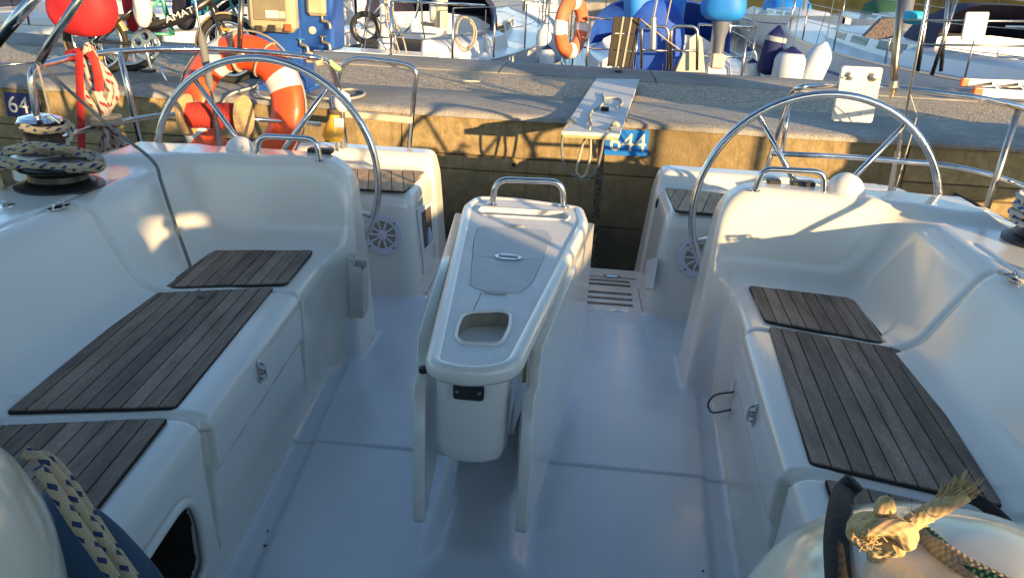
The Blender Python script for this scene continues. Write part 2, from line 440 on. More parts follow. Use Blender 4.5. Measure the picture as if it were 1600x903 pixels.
pock = seatr & (ax_ > wb_+.045) & (cy_ < 1.55) & (cz_ < .385) & (cz_ > .03) & (cy_ > 1.16)
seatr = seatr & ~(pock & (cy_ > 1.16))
floor = ~(helm | partn | sidew | seatr | pock)
sel0 = None
for nm, sel, mm in (('cockpit_floor', floor, GELF), ('seat_moulding', seatr, GEL), ('side_coaming', sidew, GEL), ('helm_partition', partn, GEL), ('helm_seat', helm, GEL), ('pocket_interior', pock, mat('pocket_shade', (.035, .030, .024), .8))):  # pocket faces painted near-black to stand for the unlit cavity
    if nm == 'cockpit_floor': part_mesh(nm, V, Fq[sel], Nn, mm, boat); continue
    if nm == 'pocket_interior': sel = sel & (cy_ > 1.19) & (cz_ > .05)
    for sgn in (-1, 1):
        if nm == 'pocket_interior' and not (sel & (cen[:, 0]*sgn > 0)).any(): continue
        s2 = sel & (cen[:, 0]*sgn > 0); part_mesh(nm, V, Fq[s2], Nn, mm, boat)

def pocket2(y, z): return smax(smax(np.abs(y-1.35)-.150, np.abs(z-.20)-.125, .05), (y-1.40)*.80+(z-.20)*.6-.115, .05)
for sgn in (-1, 1):
    lp = []
    for a in np.linspace(0, 2*PI, 49)[:-1]:
        rs = np.linspace(.02, .3, 300); v = pocket2(1.33+rs*math.cos(a), .20+rs*math.sin(a)); r = rs[np.argmax(v > 0)]+.004
        y, z = 1.33+r*math.cos(a), .20+r*math.sin(a); lp.append((sgn*(w_base(y)+.02*z-.001)-.02, y, z))
    MB().tube(lp, .013, 8, closed=True, flat=1.0).build('pocket_rim', GEL, boat, 180)
# ------------------------------------------------------------------ own boat: teak, hull, fittings
def wood(name, a, b, stretch=(6, 1.0, 6), c=None):
    return mat(name, a, .7, col2=b, nscale=48, stretch=stretch, bump=.2, bscale=90, col3=c, n3=5, detail=8)
TEAKS = [wood('teak_grey_%d' % i, (.215*k, .152*k, .108*k), (.33*k, .25*k, .185*k), c=(.165*k, .116*k, .082*k)) for i, k in enumerate((1.0, 1.28, .76, 1.14, .90))]
TEAKW = [wood('teak_helm_%d' % i, (.38*k, .27*k, .165*k), (.52*k, .38*k, .24*k), c=(.32*k, .23*k, .14*k)) for i, k in enumerate((1.0, 1.15, .88))]
CAULK = mat('black_caulking', (.012, .012, .013), .8)
def teak_panel(name, poly, z, dirv, n, mats, parent, r=.02, label=None):
    """dark bedding with separate planks laid in it"""
    cx = sum(p[0] for p in poly)/len(poly); cy = sum(p[1] for p in poly)/len(poly)
    area = sum(poly[i-1][0]*poly[i][1]-poly[i][0]*poly[i-1][1] for i in range(len(poly)))
    if area < 0: poly = poly[::-1]
    out = rpoly(poly, r, 4)
    base = MB().prism(out, z, z+.006).build(name, CAULK, parent, sm=None)
    d = Vector(dirv).normalized(); nx, ny = d.y, -d.x
    ss = [nx*p[0]+ny*p[1] for p in out]; s0, s1 = min(ss), max(ss); w = (s1-s0)/n; gap = .0042
    for k in range(n):
        a, b = s0+k*w+gap/2+(gap*.5 if k == 0 else 0), s0+(k+1)*w-gap/2-(gap*.5 if k == n-1 else 0)
        pl = clip(clip(out, nx, ny, b), -nx, -ny, -a)
        # keep the ends of a plank off the border
        c2 = (sum(p[0] for p in pl)/len(pl), sum(p[1] for p in pl)/len(pl))
        pl = [(p[0]-d.x*.006*(1 if (p[0]-c2[0])*d.x+(p[1]-c2[1])*d.y > 0 else -1), p[1]-d.y*.006*(1 if (p[0]-c2[0])*d.x+(p[1]-c2[1])*d.y > 0 else -1)) for p in pl]
        MB().prism(pl, z+.001, z+.0105+random.uniform(-.0006, .0006)).build('plank', mats[(k*7+len(poly)+int(abs(cx)*10)) % len(mats)], base, sm=None)
    return base
ZS = .4515
def P2(L, z=ZS): return [(at(x, y, z=z).x, at(x, y, z=z).y) for x, y in L]
teak_panel('teak_panel', P2([(275, 641), (428, 452), (240, 461), (9, 648)]), ZS, (-.07, 1), 9, TEAKS, boat, .015)
teak_panel('teak_panel', P2([(447, 447), (491, 394), (325, 394), (246, 453)]), ZS, (-.07, 1), 9, TEAKS, boat, .02)
teak_panel('teak_panel', P2([(1265, 728), (1201, 513), (1411, 549), (1567, 796)]), ZS, (.075, 1), 9, TEAKS, boat, .015)
teak_panel('teak_panel', P2([(1196, 505), (1169, 449), (1345, 470), (1408, 545)]), ZS, (.05, 1), 9, TEAKS, boat, .02)
for s in (-1, 1):
    teak_panel('teak_panel', [(s*.785-.02, 1.575), (s*1.17-.02, 1.475), (s*1.13-.02, .95), (s*.73-.02, .95)], ZS, (s*.09, 1), 9, TEAKS, boat, .012)
    teak_panel('teak_panel', [(s*.632-.02, 3.525), (s*.622-.02, 3.95), (s*1.30-.02, 3.86), (s*1.20-.02, 3.50)], .5265, (s*.25, 1), 12, TEAKW, boat, .012)
# bathing platform: white panel with inset teak strips and hinges
plat = MB().box((-.02, 3.875, -.06), (1.10, .625, .10), bev=.012).build('bathing_platform', GEL, boat)
for k, (x0, x1) in enumerate(((.02, 1), (.02, .30), (.36, 1), (.02, 1), (.02, 1), (.02, 1))):
    yy = (3.66, 3.93, 3.93, 3.735, 3.81, 3.99)[k]
    for s in (-1, 1):
        MB().box((-.02+s*(x0+x1)/2*.50, yy, -.0095), ((x1-x0)*.50, .022, .006)).build('teak_strip', TEAKS[k % 4], plat, sm=None)
MB().box((-.02, 4.045, -.0105), (1.08, .006, .004)).build('panel_joint', CAULK, plat, sm=None)
def hinge(p, z, par, rot=0.0):
    h = flat2d('hinge', [rpoly([(-.045, -.018), (.045, -.018), (.045, .018), (-.045, .018)], .017, 5), circ(.004, 8, (-.028, .008)), circ(.004, 8, (.028, .008)), circ(.004, 8, (-.028, -.008)), circ(.004, 8, (.028, -.008))], .004, STEEL, par, Matrix.Translation((p[0], p[1], z)) @ Matrix.Rotation(rot, 4, 'Z'), .0008)
    MB().tube([(p[0]-.03, p[1], z+.003), (p[0]+.03, p[1], z+.003)], .004, 8).build('hinge_pin', STEEL, par)
for px_ in ((956, 432), (967, 486)):
    q = at(*px_, z=-.005); hinge(q, -.004, plat)
q = at(655, 447, z=-.005); hinge(q, -.004, plat)
# hull below the deck edge, and the transom
hm = MB(); rings = []
for y in np.linspace(-7.5, 4.215, 26):
    t = (y+7.5)/11.7; hb = 1.93*min(1, (t*1.9)**.62) if t < .55 else 1.955-.10*max(0, (y-1.5)/2.7)
    hb = max(hb, .03); zt = .50
    rings.append([(s*hb*k-.02, y, z) for s, seq in ((-1, ((1, zt), (.985, -.14), (.9, -.55), (.55, -.95), (.0, -1.05))), (1, ((.55, -.95), (.9, -.55), (.985, -.14), (1, zt)))) for k, z in seq])
hm.loft(rings, closed=False, cap=False)
n0 = len(hm.v)-9
hm.f.append(tuple(range(n0+1, n0+8))); hm.uv += [(0, 0)]*7
hull = hm.build('hull', GEL, boat, 30)
# ---- grab rails, compasses, instrument slots
def grab(pts, h, par, name='grab_rail'):
    a, b = Vector(pts[0]), Vector(pts[1]); up = Vector((0, 0, h))
    d = (b-a).normalized()
    g = MB().tube(fillet([a, a+up+d*.012, b+up-d*.012, b], .05, 6), .0115, 12)
    for p in (a, b): g.lathe([(.022, 0), (.022, .004), (.012, .006)], 14, Matrix.Translation(p))
    return g.build(name, STEEL, par)
for a, b in (((402, 246), (500, 251)), ((1180, 298), (1287, 304))):
    grab((at(*a, Y=2.97), at(*b, Y=2.97)), .085, boat)
def compass(c, r, par):
    M = Matrix.Translation(c)
    o = MB().lathe([(r*1.22, -.02), (r*1.22, .004), (r*1.12, .012), (r*1.02, .014)], 28, M).build('compass_base', WHITEP, par)
    MB().lathe([(r*math.cos(a), .012+r*1.02*math.sin(a)) for a in np.linspace(0, PI/2, 10)], 28, M).build('compass_cover', WHITEP, o, 80)
compass(at(376, 241, Y=3.03), .058, boat); compass(at(1319, 303, Y=3.0), .068, boat)
cc = at(376, 243, Y=2.94)
MB().tube(spline([cc+Vector((0, .03, .03)), cc+Vector((0, -.005, .0)), cc+Vector((.008, -.01, -.03)), cc+Vector((0, -.012, -.045)), cc+Vector((-.008, -.01, -.03)), cc+Vector((0, -.005, -.01))], 5), .0018, 6).build('cover_hook', STEELD, boat)
for s, xs in ((-1, (500,)), (1, (1208, 1245, 1262))):
    for x in xs:
        p = at(x, 241 if s < 0 else 294, Y=3.05); MB().box((p.x, 3.06, .807), (.10 if s < 0 else .05, .045, .02), bev=.004).build('instrument_slot', BLACKP, boat)
# ---- steering wheels
def wheel(cx, cy, cz, label):
    t = empty('steering_wheel', label, 'steering wheel', (cx, cy, cz))
    R = .478
    MB().tube([(R*math.cos(a), 0, R*math.sin(a)) for a in np.linspace(0, 2*PI, 73)[:-1]], .0148, 14, closed=True).build('rim', STEEL, t, 180)
    for k in range(5):
        a = PI/2+PI/5+k*2*PI/5; d = Vector((math.cos(a), 0, math.sin(a)))
        MB().tube([d*.03+Vector((0, -.035, 0)), d*.25+Vector((0, -.012, 0)), d*(R-.008)], [.0115, .0115, .0105], 10).build('spoke', STEEL, t, 180)
    MB().lathe([(.0, -.06), (.03, -.058), (.045, -.04), (.05, 0), (.04, .05), (.035, .10)], 22, frame((0, 0, 0), (0, 1, 0))).build('hub', STEEL, t)
    MB().tube([(0, .04, 0), (0, .27, -.02)], .035, 16).build('shaft', STEELD, t)
    return t
wheel(-1.155, 3.135, .668, 'large stainless steering wheel in front of the orange lifebuoy')
wheel(1.105, 3.135, .662, 'large stainless steering wheel in front of the white mounting plate')
# ---- speakers
SPK = mat('speaker_lilac', (.62, .62, .70), .45); SPKD = mat('speaker_cone', (.05, .045, .04), .7); SPKG = mat('speaker_grille', (.42, .34, .22), .5, .3)
def speaker(px_, r=.096):
    c = at(*px_, Y=3.488); M = frame((c.x, c.y-.004, c.z), (0, -1, .06), (1, 0, 0))
    ring = flat2d('speaker', [circ(r, 40), circ(r*.72, 40)], .012, SPK, boat, M @ Matrix.Translation((0, 0, .006)), .003)
    MB().lathe([(r*.72, -.03), (r*.5, -.022), (r*.2, -.012), (0, -.01)], 30, M).build('cone', SPKD, ring)
    g = MB()
    for k in range(-7, 8):
        h = k*r*.09; w = math.sqrt(max((r*.71)**2-h*h, 0)); g.box(M @ Vector((0, h, .001)), (2*w, r*.028, .003), rot=M.to_3x3())
    g.build('grille', SPKG, ring, sm=None)
    for k in range(10):
        a = 2*PI*k/10; g = MB(); d = Vector((math.cos(a), math.sin(a), 0)); sd_ = Vector((-d.y, d.x, 0))
        q = [M @ (d*r*.2+sd_*r*.05+Vector((0, 0, .006))), M @ (d*r*.2-sd_*r*.05+Vector((0, 0, .006))), M @ (d*r*.74-sd_*r*.05+Vector((0, 0, .009))), M @ (d*r*.74+sd_*r*.05+Vector((0, 0, .009)))]
        q2 = [p-(M.to_3x3() @ Vector((0, 0, .005))) for p in q]
        g.add(q+q2, [(0, 1, 2, 3), (0, 4, 5, 1), (1, 5, 6, 2), (2, 6, 7, 3), (3, 7, 4, 0)]); g.build('grille_arm', SPK, ring, sm=None)
    MB().lathe([(r*.26, .004), (r*.25, .009), (r*.1, .012), (0, .012)], 24, M).build('centre_cap', SPK, ring)
    for k in range(4):
        a = PI/4+k*PI/2; MB().lathe([(.005, .012), (.004, .0135), (0, .0135)], 8, M @ Matrix.Translation((r*.87*math.cos(a), r*.87*math.sin(a), 0))).build('screw', BLACKP, ring)
speaker((598, 366)); speaker((1092, 402))
# ---- recessed box, hatch panels and hose fittings on the inner faces of the helm seats
def inner(px_, s):
    d = ray(*px_); # plane ax = .545+.10 z  (boat axis at x=-.02)
    # s*(x+.02) - .10*z = .545
    t = (.545-s*(CL[0]+.02)+.10*CL[2])/(s*d[0]-.10*d[2]); return Vector(CL+d*t)
def inner_plate(name, quad, s, m, th=.006, out=.002):
    q = [inner(p, s) for p in quad]; n = Vector((-s, 0, .10)).normalized()
    b = MB(); f = [p+n*out for p in q]+[p+n*(out+th) for p in q]
    return b.add(f, [(0, 1, 2, 3), (7, 6, 5, 4), (0, 4, 5, 1), (1, 5, 6, 2), (2, 6, 7, 3), (3, 7, 4, 0)]).build(name, m, boat, sm=None)
fr = inner_plate('shower_box', [(650, 328), (672, 313), (676, 380), (658, 398)], -1, WHITEP, .008)
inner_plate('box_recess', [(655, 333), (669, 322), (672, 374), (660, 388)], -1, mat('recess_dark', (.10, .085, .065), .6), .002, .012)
c = inner((664, 366), -1); MB().lathe([(.0, 0), (.016, 0), (.016, .05), (.010, .06), (.008, .075), (0, .075)], 14, Matrix.Translation((c.x+.02, c.y, c.z-.04))).build('shower_head', mat('bluewhite', (.45, .52, .62), .3), boat)
inner_plate('hatch_panel', [(659, 395), (674, 380), (676, 410), (661, 430)], -1, WHITEP, .005)
inner_plate('hatch_panel', [(1012, 407), (1029, 403), (1022, 452), (1008, 450)], 1, WHITEP, .005)
for px_, s in (((683, 304), -1), ((1027, 318), 1)):
    c = inner(px_, s); M = frame(c, (-s, 0, .1)); MB().lathe([(.024, 0), (.024, .006), (.015, .007), (.014, .002), (0, .002)], 20, M).build('drain_fitting', BLACKP, boat)
# ---- latches, winch-handle pocket, wire loop
def front(px_, s):
    d = ray(*px_); best = None
    t = 1.0
    for _ in range(60):
        p = CL+d*t; f = s*(p[0]+.02)-(w_base(p[1])-.012+.02*p[2]); df = s*d[0]-.063*d[1]-.02*d[2]; t -= f/df
    return Vector(CL+d*t)
for px_, s in (((405, 580), -1), ((1180, 647), 1)):
    c = front(px_, s); M = frame(c+Vector((-s*.002, 0, 0)), (-s, 0, .02), (0, 0, 1))
    la = flat2d('latch', [rpoly([(-.036, -.013), (.036, -.013), (.036, .013), (-.036, .013)], .013, 5)], .005, STEEL, boat, M @ Matrix.Translation((0, 0, .002)), .001)
    MB().lathe([(.010, .003), (.010, .012), (.006, .015), (0, .015)], 14, M).build('latch_knob', STEELD, la)
    MB().tube(fillet([M @ Vector((-.025, 0, .004)), M @ Vector((-.02, 0, .018)), M @ Vector((.02, 0, .018)), M @ Vector((.025, 0, .004))], .01, 3), .003, 6).build('latch_bail', STEEL, la)
c = front((1130, 628), 1)
MB().tube(spline([front((1146, 612), 1), front((1126, 618), 1)+Vector((-.02, 0, 0)), front((1117, 632), 1)+Vector((-.025, 0, 0)), front((1122, 645), 1)+Vector((-.02, 0, 0)), front((1141, 640), 1)], 6), .0035, 8).build('cable_loop', RUBBER, boat)
a = front((522, 452), -1); pk = MB()
pc = Vector((a.x+.098, front((526, 495), -1).y, .31)); w, dp, h = .085, .050, .235
POCK = mat('pocket_plastic', (.60, .57, .50), .45, col2=(.52, .48, .40), nscale=9)
pk.box(pc+Vector((-dp/2, 0, 0)), (.005, w, h+.02)); pk.box(pc+Vector((dp/2, 0, -.02)), (.005, w, h-.04)); pk.box(pc+Vector((0, -w/2, -.01)), (dp, .005, h-.02)); pk.box(pc+Vector((0, w/2, -.01)), (dp, .005, h-.02)); pk.box(pc+Vector((0, 0, -h/2)), (dp, w, .005))
hp = pk.build('winch_handle_pocket', POCK, None, sm=None); tag(hp, 'beige plastic winch handle pocket screwed below the seat end near the wheel', 'holder')
for k in (-1, 1):
    s_ = MB().lathe([(.005, 0), (.004, .003), (0, .003)], 10, frame(pc+Vector((-dp/2+.003, k*.025, h/2)), (1, 0, 0))).build('screw', STEELD, hp)
# ---- pushpit rails
def rail(pts, r=.0135, m=STEEL, name='pushpit_rail', f=.10):
    return MB().tube(fillet(pts, f, 7), r, 12).build(name, m, boat, 180)
ZT, ZM = 1.10, .80
tl = [at(x, y, z=ZT) for x, y in ((62, 97), (120, 88), (180, 81), (250, 77), (330, 77), (420, 82), (485, 89))]
legb = at(537, 236, z=.58)
rail([tl[0]+Vector((-.02, -.05, -.52)), tl[0]+Vector((-.02, -.04, -.02))]+tl[1:]+[at(516, 96, Y=3.86), at(532, 150, Y=3.95), legb], f=.06)
rail([at(90, 214, z=ZM), at(140, 202, z=ZM), at(200, 188, z=ZM), at(270, 178, z=ZM), at(395, 186, z=ZM), at(500, 195, Y=3.95)], .0125)
rail([tl[2]+Vector((.02, 0, 0)), at(226, 250, z=.58)], .0125, name='pushpit_post')
rail([at(521, 150, Y=4.02), at(527, 236, Y=4.02)], .012, name='pushpit_post')
tr = [at(x, y, z=ZT) for x, y in ((1250, 136), (1310, 133), (1380, 136), (1450, 143), (1530, 153), (1590, 166), (1660, 190))]
rail([at(1198, 262, Y=4.05), at(1222, 190, Y=3.95), at(1236, 146, Y=3.80)]+tr+[tr[-1]+Vector((.03, -.35, -.02)), tr[-1]+Vector((.03, -.45, -.5))], f=.07)
rail([at(1206, 240, z=ZM), at(1320, 245, z=ZM), at(1480, 258, z=ZM), at(1545, 272, z=ZM), at(1600, 291, z=ZM), at(1680, 330, z=ZM)], .0125)
rail([at(1592, 170, z=1.09), at(1534, 348, z=.62)], .014, STEELD, name='pushpit_post')
rail([at(1232, 165, Y=4.0), at(1222, 240, Y=4.0)], .011, name='pushpit_post')
# folded boarding ladder
lad = empty('boarding_ladder', 'folded stainless boarding ladder with a cream tread on the stern', 'ladder', at(590, 240, Y=4.19))
keep(MB().tube(fillet([at(541, 237, Y=4.2), at(527, 120, Y=4.2), at(540, 97, Y=4.2), at(560, 91, Y=4.2), at(630, 99, Y=4.2), at(651, 108, Y=4.2), at(638, 243, Y=4.2)], .05, 6), .013, 12).build('ladder_frame', STEEL, None, 180), lad)
a, b = at(540, 178, Y=4.2), at(645, 188, Y=4.2)
keep(MB().box((a+b)/2, ((b-a).length, .05, .035), rot=Matrix.Rotation(math.atan2(a.z-b.z, b.x-a.x), 3, 'Y'), bev=.006).build('ladder_tread', mat('tread_cream', (.62, .52, .36), .5), None), lad)
cl = MB()
for px_ in ((484, 90), (500, 96)):
    c = at(*px_, Y=3.80); cl.lathe([(.012, -.018), (.024, -.016), (.026, 0), (.024, .016), (.012, .018)], 8, frame(c, (.9, .2, .1)))
cl.build('rail_clamp', mat('old_cream_plastic', (.60, .50, .33), .5), boat)
MB().tube([at(514, 96, Y=3.85), at(524, 105, Y=3.86), at(530, 108, Y=3.9)], [.012, .014, .012], 8).build('green_tape', mat('green_tape', (.35, .70, .22), .5), boat)
# outboard bracket plate on the starboard rail
pl = [at(x, y, Y=3.83) for x, y in ((1314, 104), (1376, 107), (1363, 191), (1302, 188))]
ux = (pl[1]-pl[0]).normalized(); uy = (pl[3]-pl[0]).normalized(); cpl = sum(pl, Vector())/4; nz = ux.cross(-uy).normalized()
if nz.y > 0: nz = -nz
Mp = frame(cpl, nz, ux); W, H = (pl[1]-pl[0]).length, (pl[3]-pl[0]).length
PLW = mat('plate_white', (.72, .70, .66), .4, col2=(.60, .58, .53), nscale=7)
bp_ = flat2d('mounting_plate', [rpoly([(-W/2, -H/2), (W/2, -H/2), (W/2, H/2), (-W/2, H/2)], .012, 4), circ(.006, 10, (-.03, -H*.36)), circ(.006, 10, (.03, -H*.36))], .024, PLW, None, Mp, .003)
tag(bp_, 'white plastic outboard mounting plate bolted to the stern rail behind the wheel', 'bracket')
for s in (-1, 1):
    M = Mp @ Matrix.Translation((s*W*.29, H*.34, .012)); MB().lathe([(.022, 0), (.022, .004), (.014, .006), (.012, .016), (.006, .018), (0, .018)], 12, M).build('clamp_bolt', STEELD, bp_)
    MB().box(M @ Vector((s*.022, -.008, .003)), (.018, .012, .006)).build('bolt_tab', STEELD, bp_, sm=None)
# ---- stays and poles
def wire(pts, r, name, m, par=None): return MB().tube(pts, r, 8).build(name, m, par or boat, 180)
b0 = at(1390, 306, z=.60); t0 = at(1452, -14, Y=b0.y-.55)
wire([b0, t0], .0055, 'backstay', STEELD)
d = (t0-b0).normalized()
MB().tube([b0-d*.03, b0+d*.02, b0+d*.03, b0+d*.28, b0+d*.29, b0+d*.36], [.008, .010, .014, .014, .009, .008], 10).build('turnbuckle', STEELD, boat)
wire([b0, b0+Vector((.02, 0, .03)), b0+d*.5+Vector((.05, 0, 0)), b0+d*.62], .003, 'stay_line', mat('grey_line', (.45, .43, .38), .8))
b1 = at(347, 243, z=.62); t1 = at(302, -14, Y=b1.y-.5)
wire([b1, t1], .0055, 'backstay', STEELD); d = (t1-b1).normalized()
MB().tube([b1-d*.02, b1+d*.02, b1+d*.05, b1+d*.22, b1+d*.24, b1+d*.34], [.008, .012, .015, .015, .010, .008], 10).build('turnbuckle', STEELD, boat)
MB().tube([b1+d*.42, b1+d*.46, b1+d*.7, b1+d*.74], [.006, .017, .017, .006], 10).build('stay_insulator', mat('grey_rubber', (.22, .22, .22), .6), boat)
POLE = mat('pole_bronze', (.42, .34, .24), .3, 1.0, col2=(.30, .25, .19), nscale=12)
fs = MB().tube([at(374, 82, Y=3.83), at(378, -16, Y=3.83)], .013, 12).build('flag_staff', POLE, None, 180); tag(fs, 'slim bronze coloured pole clamped on the rail above the orange lifebuoy', 'pole')
MB().lathe([(.018, -.03), (.024, -.02), (.024, .02), (.018, .03)], 10, frame(at(374, 84, Y=3.83), (1, 0, 0))).build('pole_clamp', mat('brass', (.55, .38, .15), .35, 1.0), fs)
fs = MB().tube([at(1396, 142, Y=3.83), at(1398, 100, Y=3.83), at(1409, -16, Y=3.83)], [.014, .018, .018], 12).build('rail_pole', POLE, None, 180); tag(fs, 'thick bronze coloured pole rising from the stern rail beside the white plate', 'pole')
MB().lathe([(.02, -.02), (.024, -.015), (.024, .015), (.02, .02)], 10, frame(at(1396, 132, Y=3.83), (0, 0, 1))).build('pole_clamp', STEELD, fs)
MB().tube([at(1396, 140, Y=3.82), at(1392, 152, Y=3.82)], .008, 8).build('pole_foot', mat('brass', (.55, .38, .15), .35, 1.0), fs)
for pts, r, lb in ((((62, 97), (76, 72), (132, -14)), .016, 'grey steel arch leg rising from the front corner of the stern rail'), (((-12, 74), (58, -8)), .022, 'thick shiny steel arch tube crossing above the rope laden winches')):
    q = MB().tube([at(x, y, Y=3.0-.06*i) for i, (x, y) in enumerate(pts)], r, 12).build('arch_tube', STEEL if r > .02 else STEELD, None, 180); tag(q, lb, 'pole')
wire([at(-6, 104, Y=2.9), at(26, 100, Y=2.95), at(60, 98, Y=3.0)], .004, 'lifeline', STEELD)

# small drain and screw holes in the cockpit sole
for x, y, r in ((1108, 644, .007), (424, 741, .005), (418, 827, .004), (414, 850, .005), (1098, 895, .004)):
    q = at(x, y, z=-.014); MB().lathe([(r, .0), (r*.9, .0012), (0, .0012)], 12, Matrix.Translation((q.x, q.y, -.0185 if abs(q.x) > .62 else -.006))).build('drain_hole', BLACKP, boat)
# ------------------------------------------------------------------ cockpit table
TZ = .70
tab = empty('cockpit_table', 'white fibreglass cockpit table with grey top, cup recess and folded leaves', 'table', (-.045, 2.1, 0))
def TP(x, y, z=TZ): q = at(x, y, z=z); return (q.x, q.y)
outer = [TP(661, 566), TP(735, 583), TP(812, 571), TP(921, 345), TP(912, 322), TP(800, 307), TP(742, 305), TP(724, 318)]
outl = rpoly(outer, [.05, .2, .06, .05, .04, .2, .05, .04], 6)
def inset(poly, o):
    n = len(poly); out = []
    for i in range(n):
        p = Vector(poly[i]); a = Vector(poly[i-2]); b = Vector(poly[(i+2) % n]); t = (b-a).normalized()
        out.append((p.x-t.y*o, p.y+t.x*o))
    return out
ar = sum(outl[i-1][0]*outl[i][1]-outl[i][0]*outl[i-1][1] for i in range(len(outl)))
if ar < 0: outl = outl[::-1]
rb = MB(); prof = [(.030, -.046), (.010, -.044), (.001, -.034), (0, -.018), (.004, -.006), (.012, 0), (.022, .001), (.030, -.002), (.034, -.0045), (.040, -.010)]
rings = [[(p[0], p[1], TZ+z) for p in inset(outl, o)] for o, z in prof]
rb.loft(rings, cap=False); keep(rb.build('table_rim', GEL, None, 60), tab)
inn = inset(outl, .0335)
hole = rpoly([TP(722, 492), TP(735, 486), TP(785, 484), TP(798, 489), TP(797, 508), TP(786, 531), TP(775, 537), TP(722, 534), TP(713, 526), TP(714, 512)], .03, 4)
slot = rpoly([TP(752, 323), TP(882, 331), TP(890, 337), TP(886, 343), TP(756, 335), TP(746, 328)], .008, 4)
lid = rpoly([TP(747, 352), TP(855, 358), TP(864, 372), TP(832, 440), TP(812, 457), TP(750, 452), TP(734, 444), TP(740, 375)], .018, 4)
keep(flat2d('tabletop', [inn, hole, slot, lid], .008, NONSKID, None, Matrix.Translation((0, 0, TZ-.0085))), tab)
# floor of the recesses
for nm, lp, dz, m in (('cup_recess', hole, .085, mat('recess_tan', (.36, .30, .22), .5, col2=(.26, .21, .15), nscale=20)), ('bottle_slot', slot, .045, GEL)):
    rr = MB(); pr = [(0, -.004), (0, -dz), (.02, -dz-.006)] if nm == 'cup_recess' else [(0, -.004), (.004, -dz)]
    n_ = len(lp); a_ = sum(lp[i-1][0]*lp[i][1]-lp[i][0]*lp[i-1][1] for i in range(n_)); L_ = lp if a_ > 0 else lp[::-1]
    rr.loft([[(p[0]+(sum(q[0] for q in L_)/n_-p[0])*o*3, p[1]+(sum(q[1] for q in L_)/n_-p[1])*o*3, TZ+z) for p in L_] for o, z in pr], cap=False)
    rr.f.append(tuple((len(pr)-1)*n_+k for k in range(n_))); rr.uv += [(0, 0)]*n_
    keep(rr.build(nm, m, None, 50), tab)
    lip = MB().tube([(p[0], p[1], TZ-.003) for p in L_], .005, 6, closed=True); keep(lip.build('recess_lip', GEL, None, 180), tab)
LIDM = mat('lid_grey', (.55, .56, .55), .5, col2=(.48, .49, .49), nscale=9, bump=.2, bscale=260)
def shrink(lp, k, ):
    cx = sum(p[0] for p in lp)/len(lp); cy = sum(p[1] for p in lp)/len(lp); out = []
    for p in lp:
        d = Vector((p[0]-cx, p[1]-cy)); d = d*(1-k/d.length); out.append((cx+d.x, cy+d.y))
    return out
keep(flat2d('lid_gasket', [shrink(lid, -.002)], .004, CAULK, None, Matrix.Translation((0, 0, TZ-.016))), tab)
li = shrink(lid, .0045); yA, yB = TP(740, 399), TP(850, 405)
nx_, ny_ = -(yB[1]-yA[1]), yB[0]-yA[0]; cc_ = nx_*yA[0]+ny_*yA[1]; nl = math.hypot(nx_, ny_)
keep(flat2d('locker_lid', [clip(li, nx_, ny_, cc_-.0015*nl)], .010, LIDM, None, Matrix.Translation((0, 0, TZ-.0075)), .001), tab)
keep(flat2d('locker_lid', [clip(li, -nx_, -ny_, -cc_-.0015*nl)], .010, LIDM, None, Matrix.Translation((0, 0, TZ-.0075)), .001), tab)
keep(MB().tube([(yA[0], yA[1], TZ-.004), (yB[0]-.003, yB[1], TZ-.004)], .0022, 6).build('lid_joint', mat('joint_tan', (.45, .37, .26), .6), None), tab)
hp_ = TP(794, 402); ho = flat2d('lid_hinge', [circ(.001, 4)], .002, STEEL, None); bpy.data.objects.remove(ho)
keep(flat2d('lid_hinge', [[(hp_[0]+.040*math.cos(a), hp_[1]+.024*math.sin(a)) for a in np.linspace(0, 2*PI, 29)[:-1]]], .004, STEEL, None, Matrix.Translation((0, 0, TZ+.001)), .001), tab)
keep(MB().tube([(hp_[0]-.03, hp_[1], TZ+.004), (hp_[0]+.03, hp_[1], TZ+.004)], .0035, 8).build('hinge_pin', STEELD, None), tab)
for px_ in ((805, 352), (774, 456)):
    q = TP(*px_); keep(flat2d('finger_notch', [[(q[0]+.032*math.cos(a), q[1]+.009*math.sin(a)) for a in np.linspace(0, 2*PI, 21)[:-1]]], .003, mat('notch_grey', (.40, .40, .38), .5), None, Matrix.Translation((0, 0, TZ-.0015))), tab)
keep(grab((Vector((*TP(769, 319), TZ)), Vector((*TP(881, 323), TZ))), .095, None, 'table_grab_rail'), tab)
# crumpled wrappers in the recess
for k, (px_, r, c) in enumerate((((757, 522), .020, (.45, .38, .28)), ((742, 514), .018, (.30, .24, .17)), ((772, 522), .014, (.75, .75, .74)))):
    q = TP(*px_); bm = bmesh.new(); bmesh.ops.create_icosphere(bm, subdivisions=3, radius=r)
    for v in bm.verts: v.co *= 1+random.uniform(-.22, .22); v.co.z *= .6
    me = bpy.data.meshes.new('crumpled_wrapper'); bm.to_mesh(me); bm.free()
    o = link('crumpled_wrapper', me, mat('wrapper_%d' % k, c, .35), None); o.location = (q[0], q[1], TZ-.078+r*.6)
    tag(o, ('tan crumpled wrapper lying in the table cup recess', 'brown crumpled scrap at the back of the table cup recess', 'small white crumpled tissue in the table cup recess')[k], 'wrapper')
ck = [TP(x, y) for x, y in ((752, 455), (746, 470), (741, 478), (737, 492), (733, 500))]; keep(MB().tube([(a, b, TZ-.0042) for a, b in ck], .0007, 5).build('hairline_crack', CAULK, None), tab)
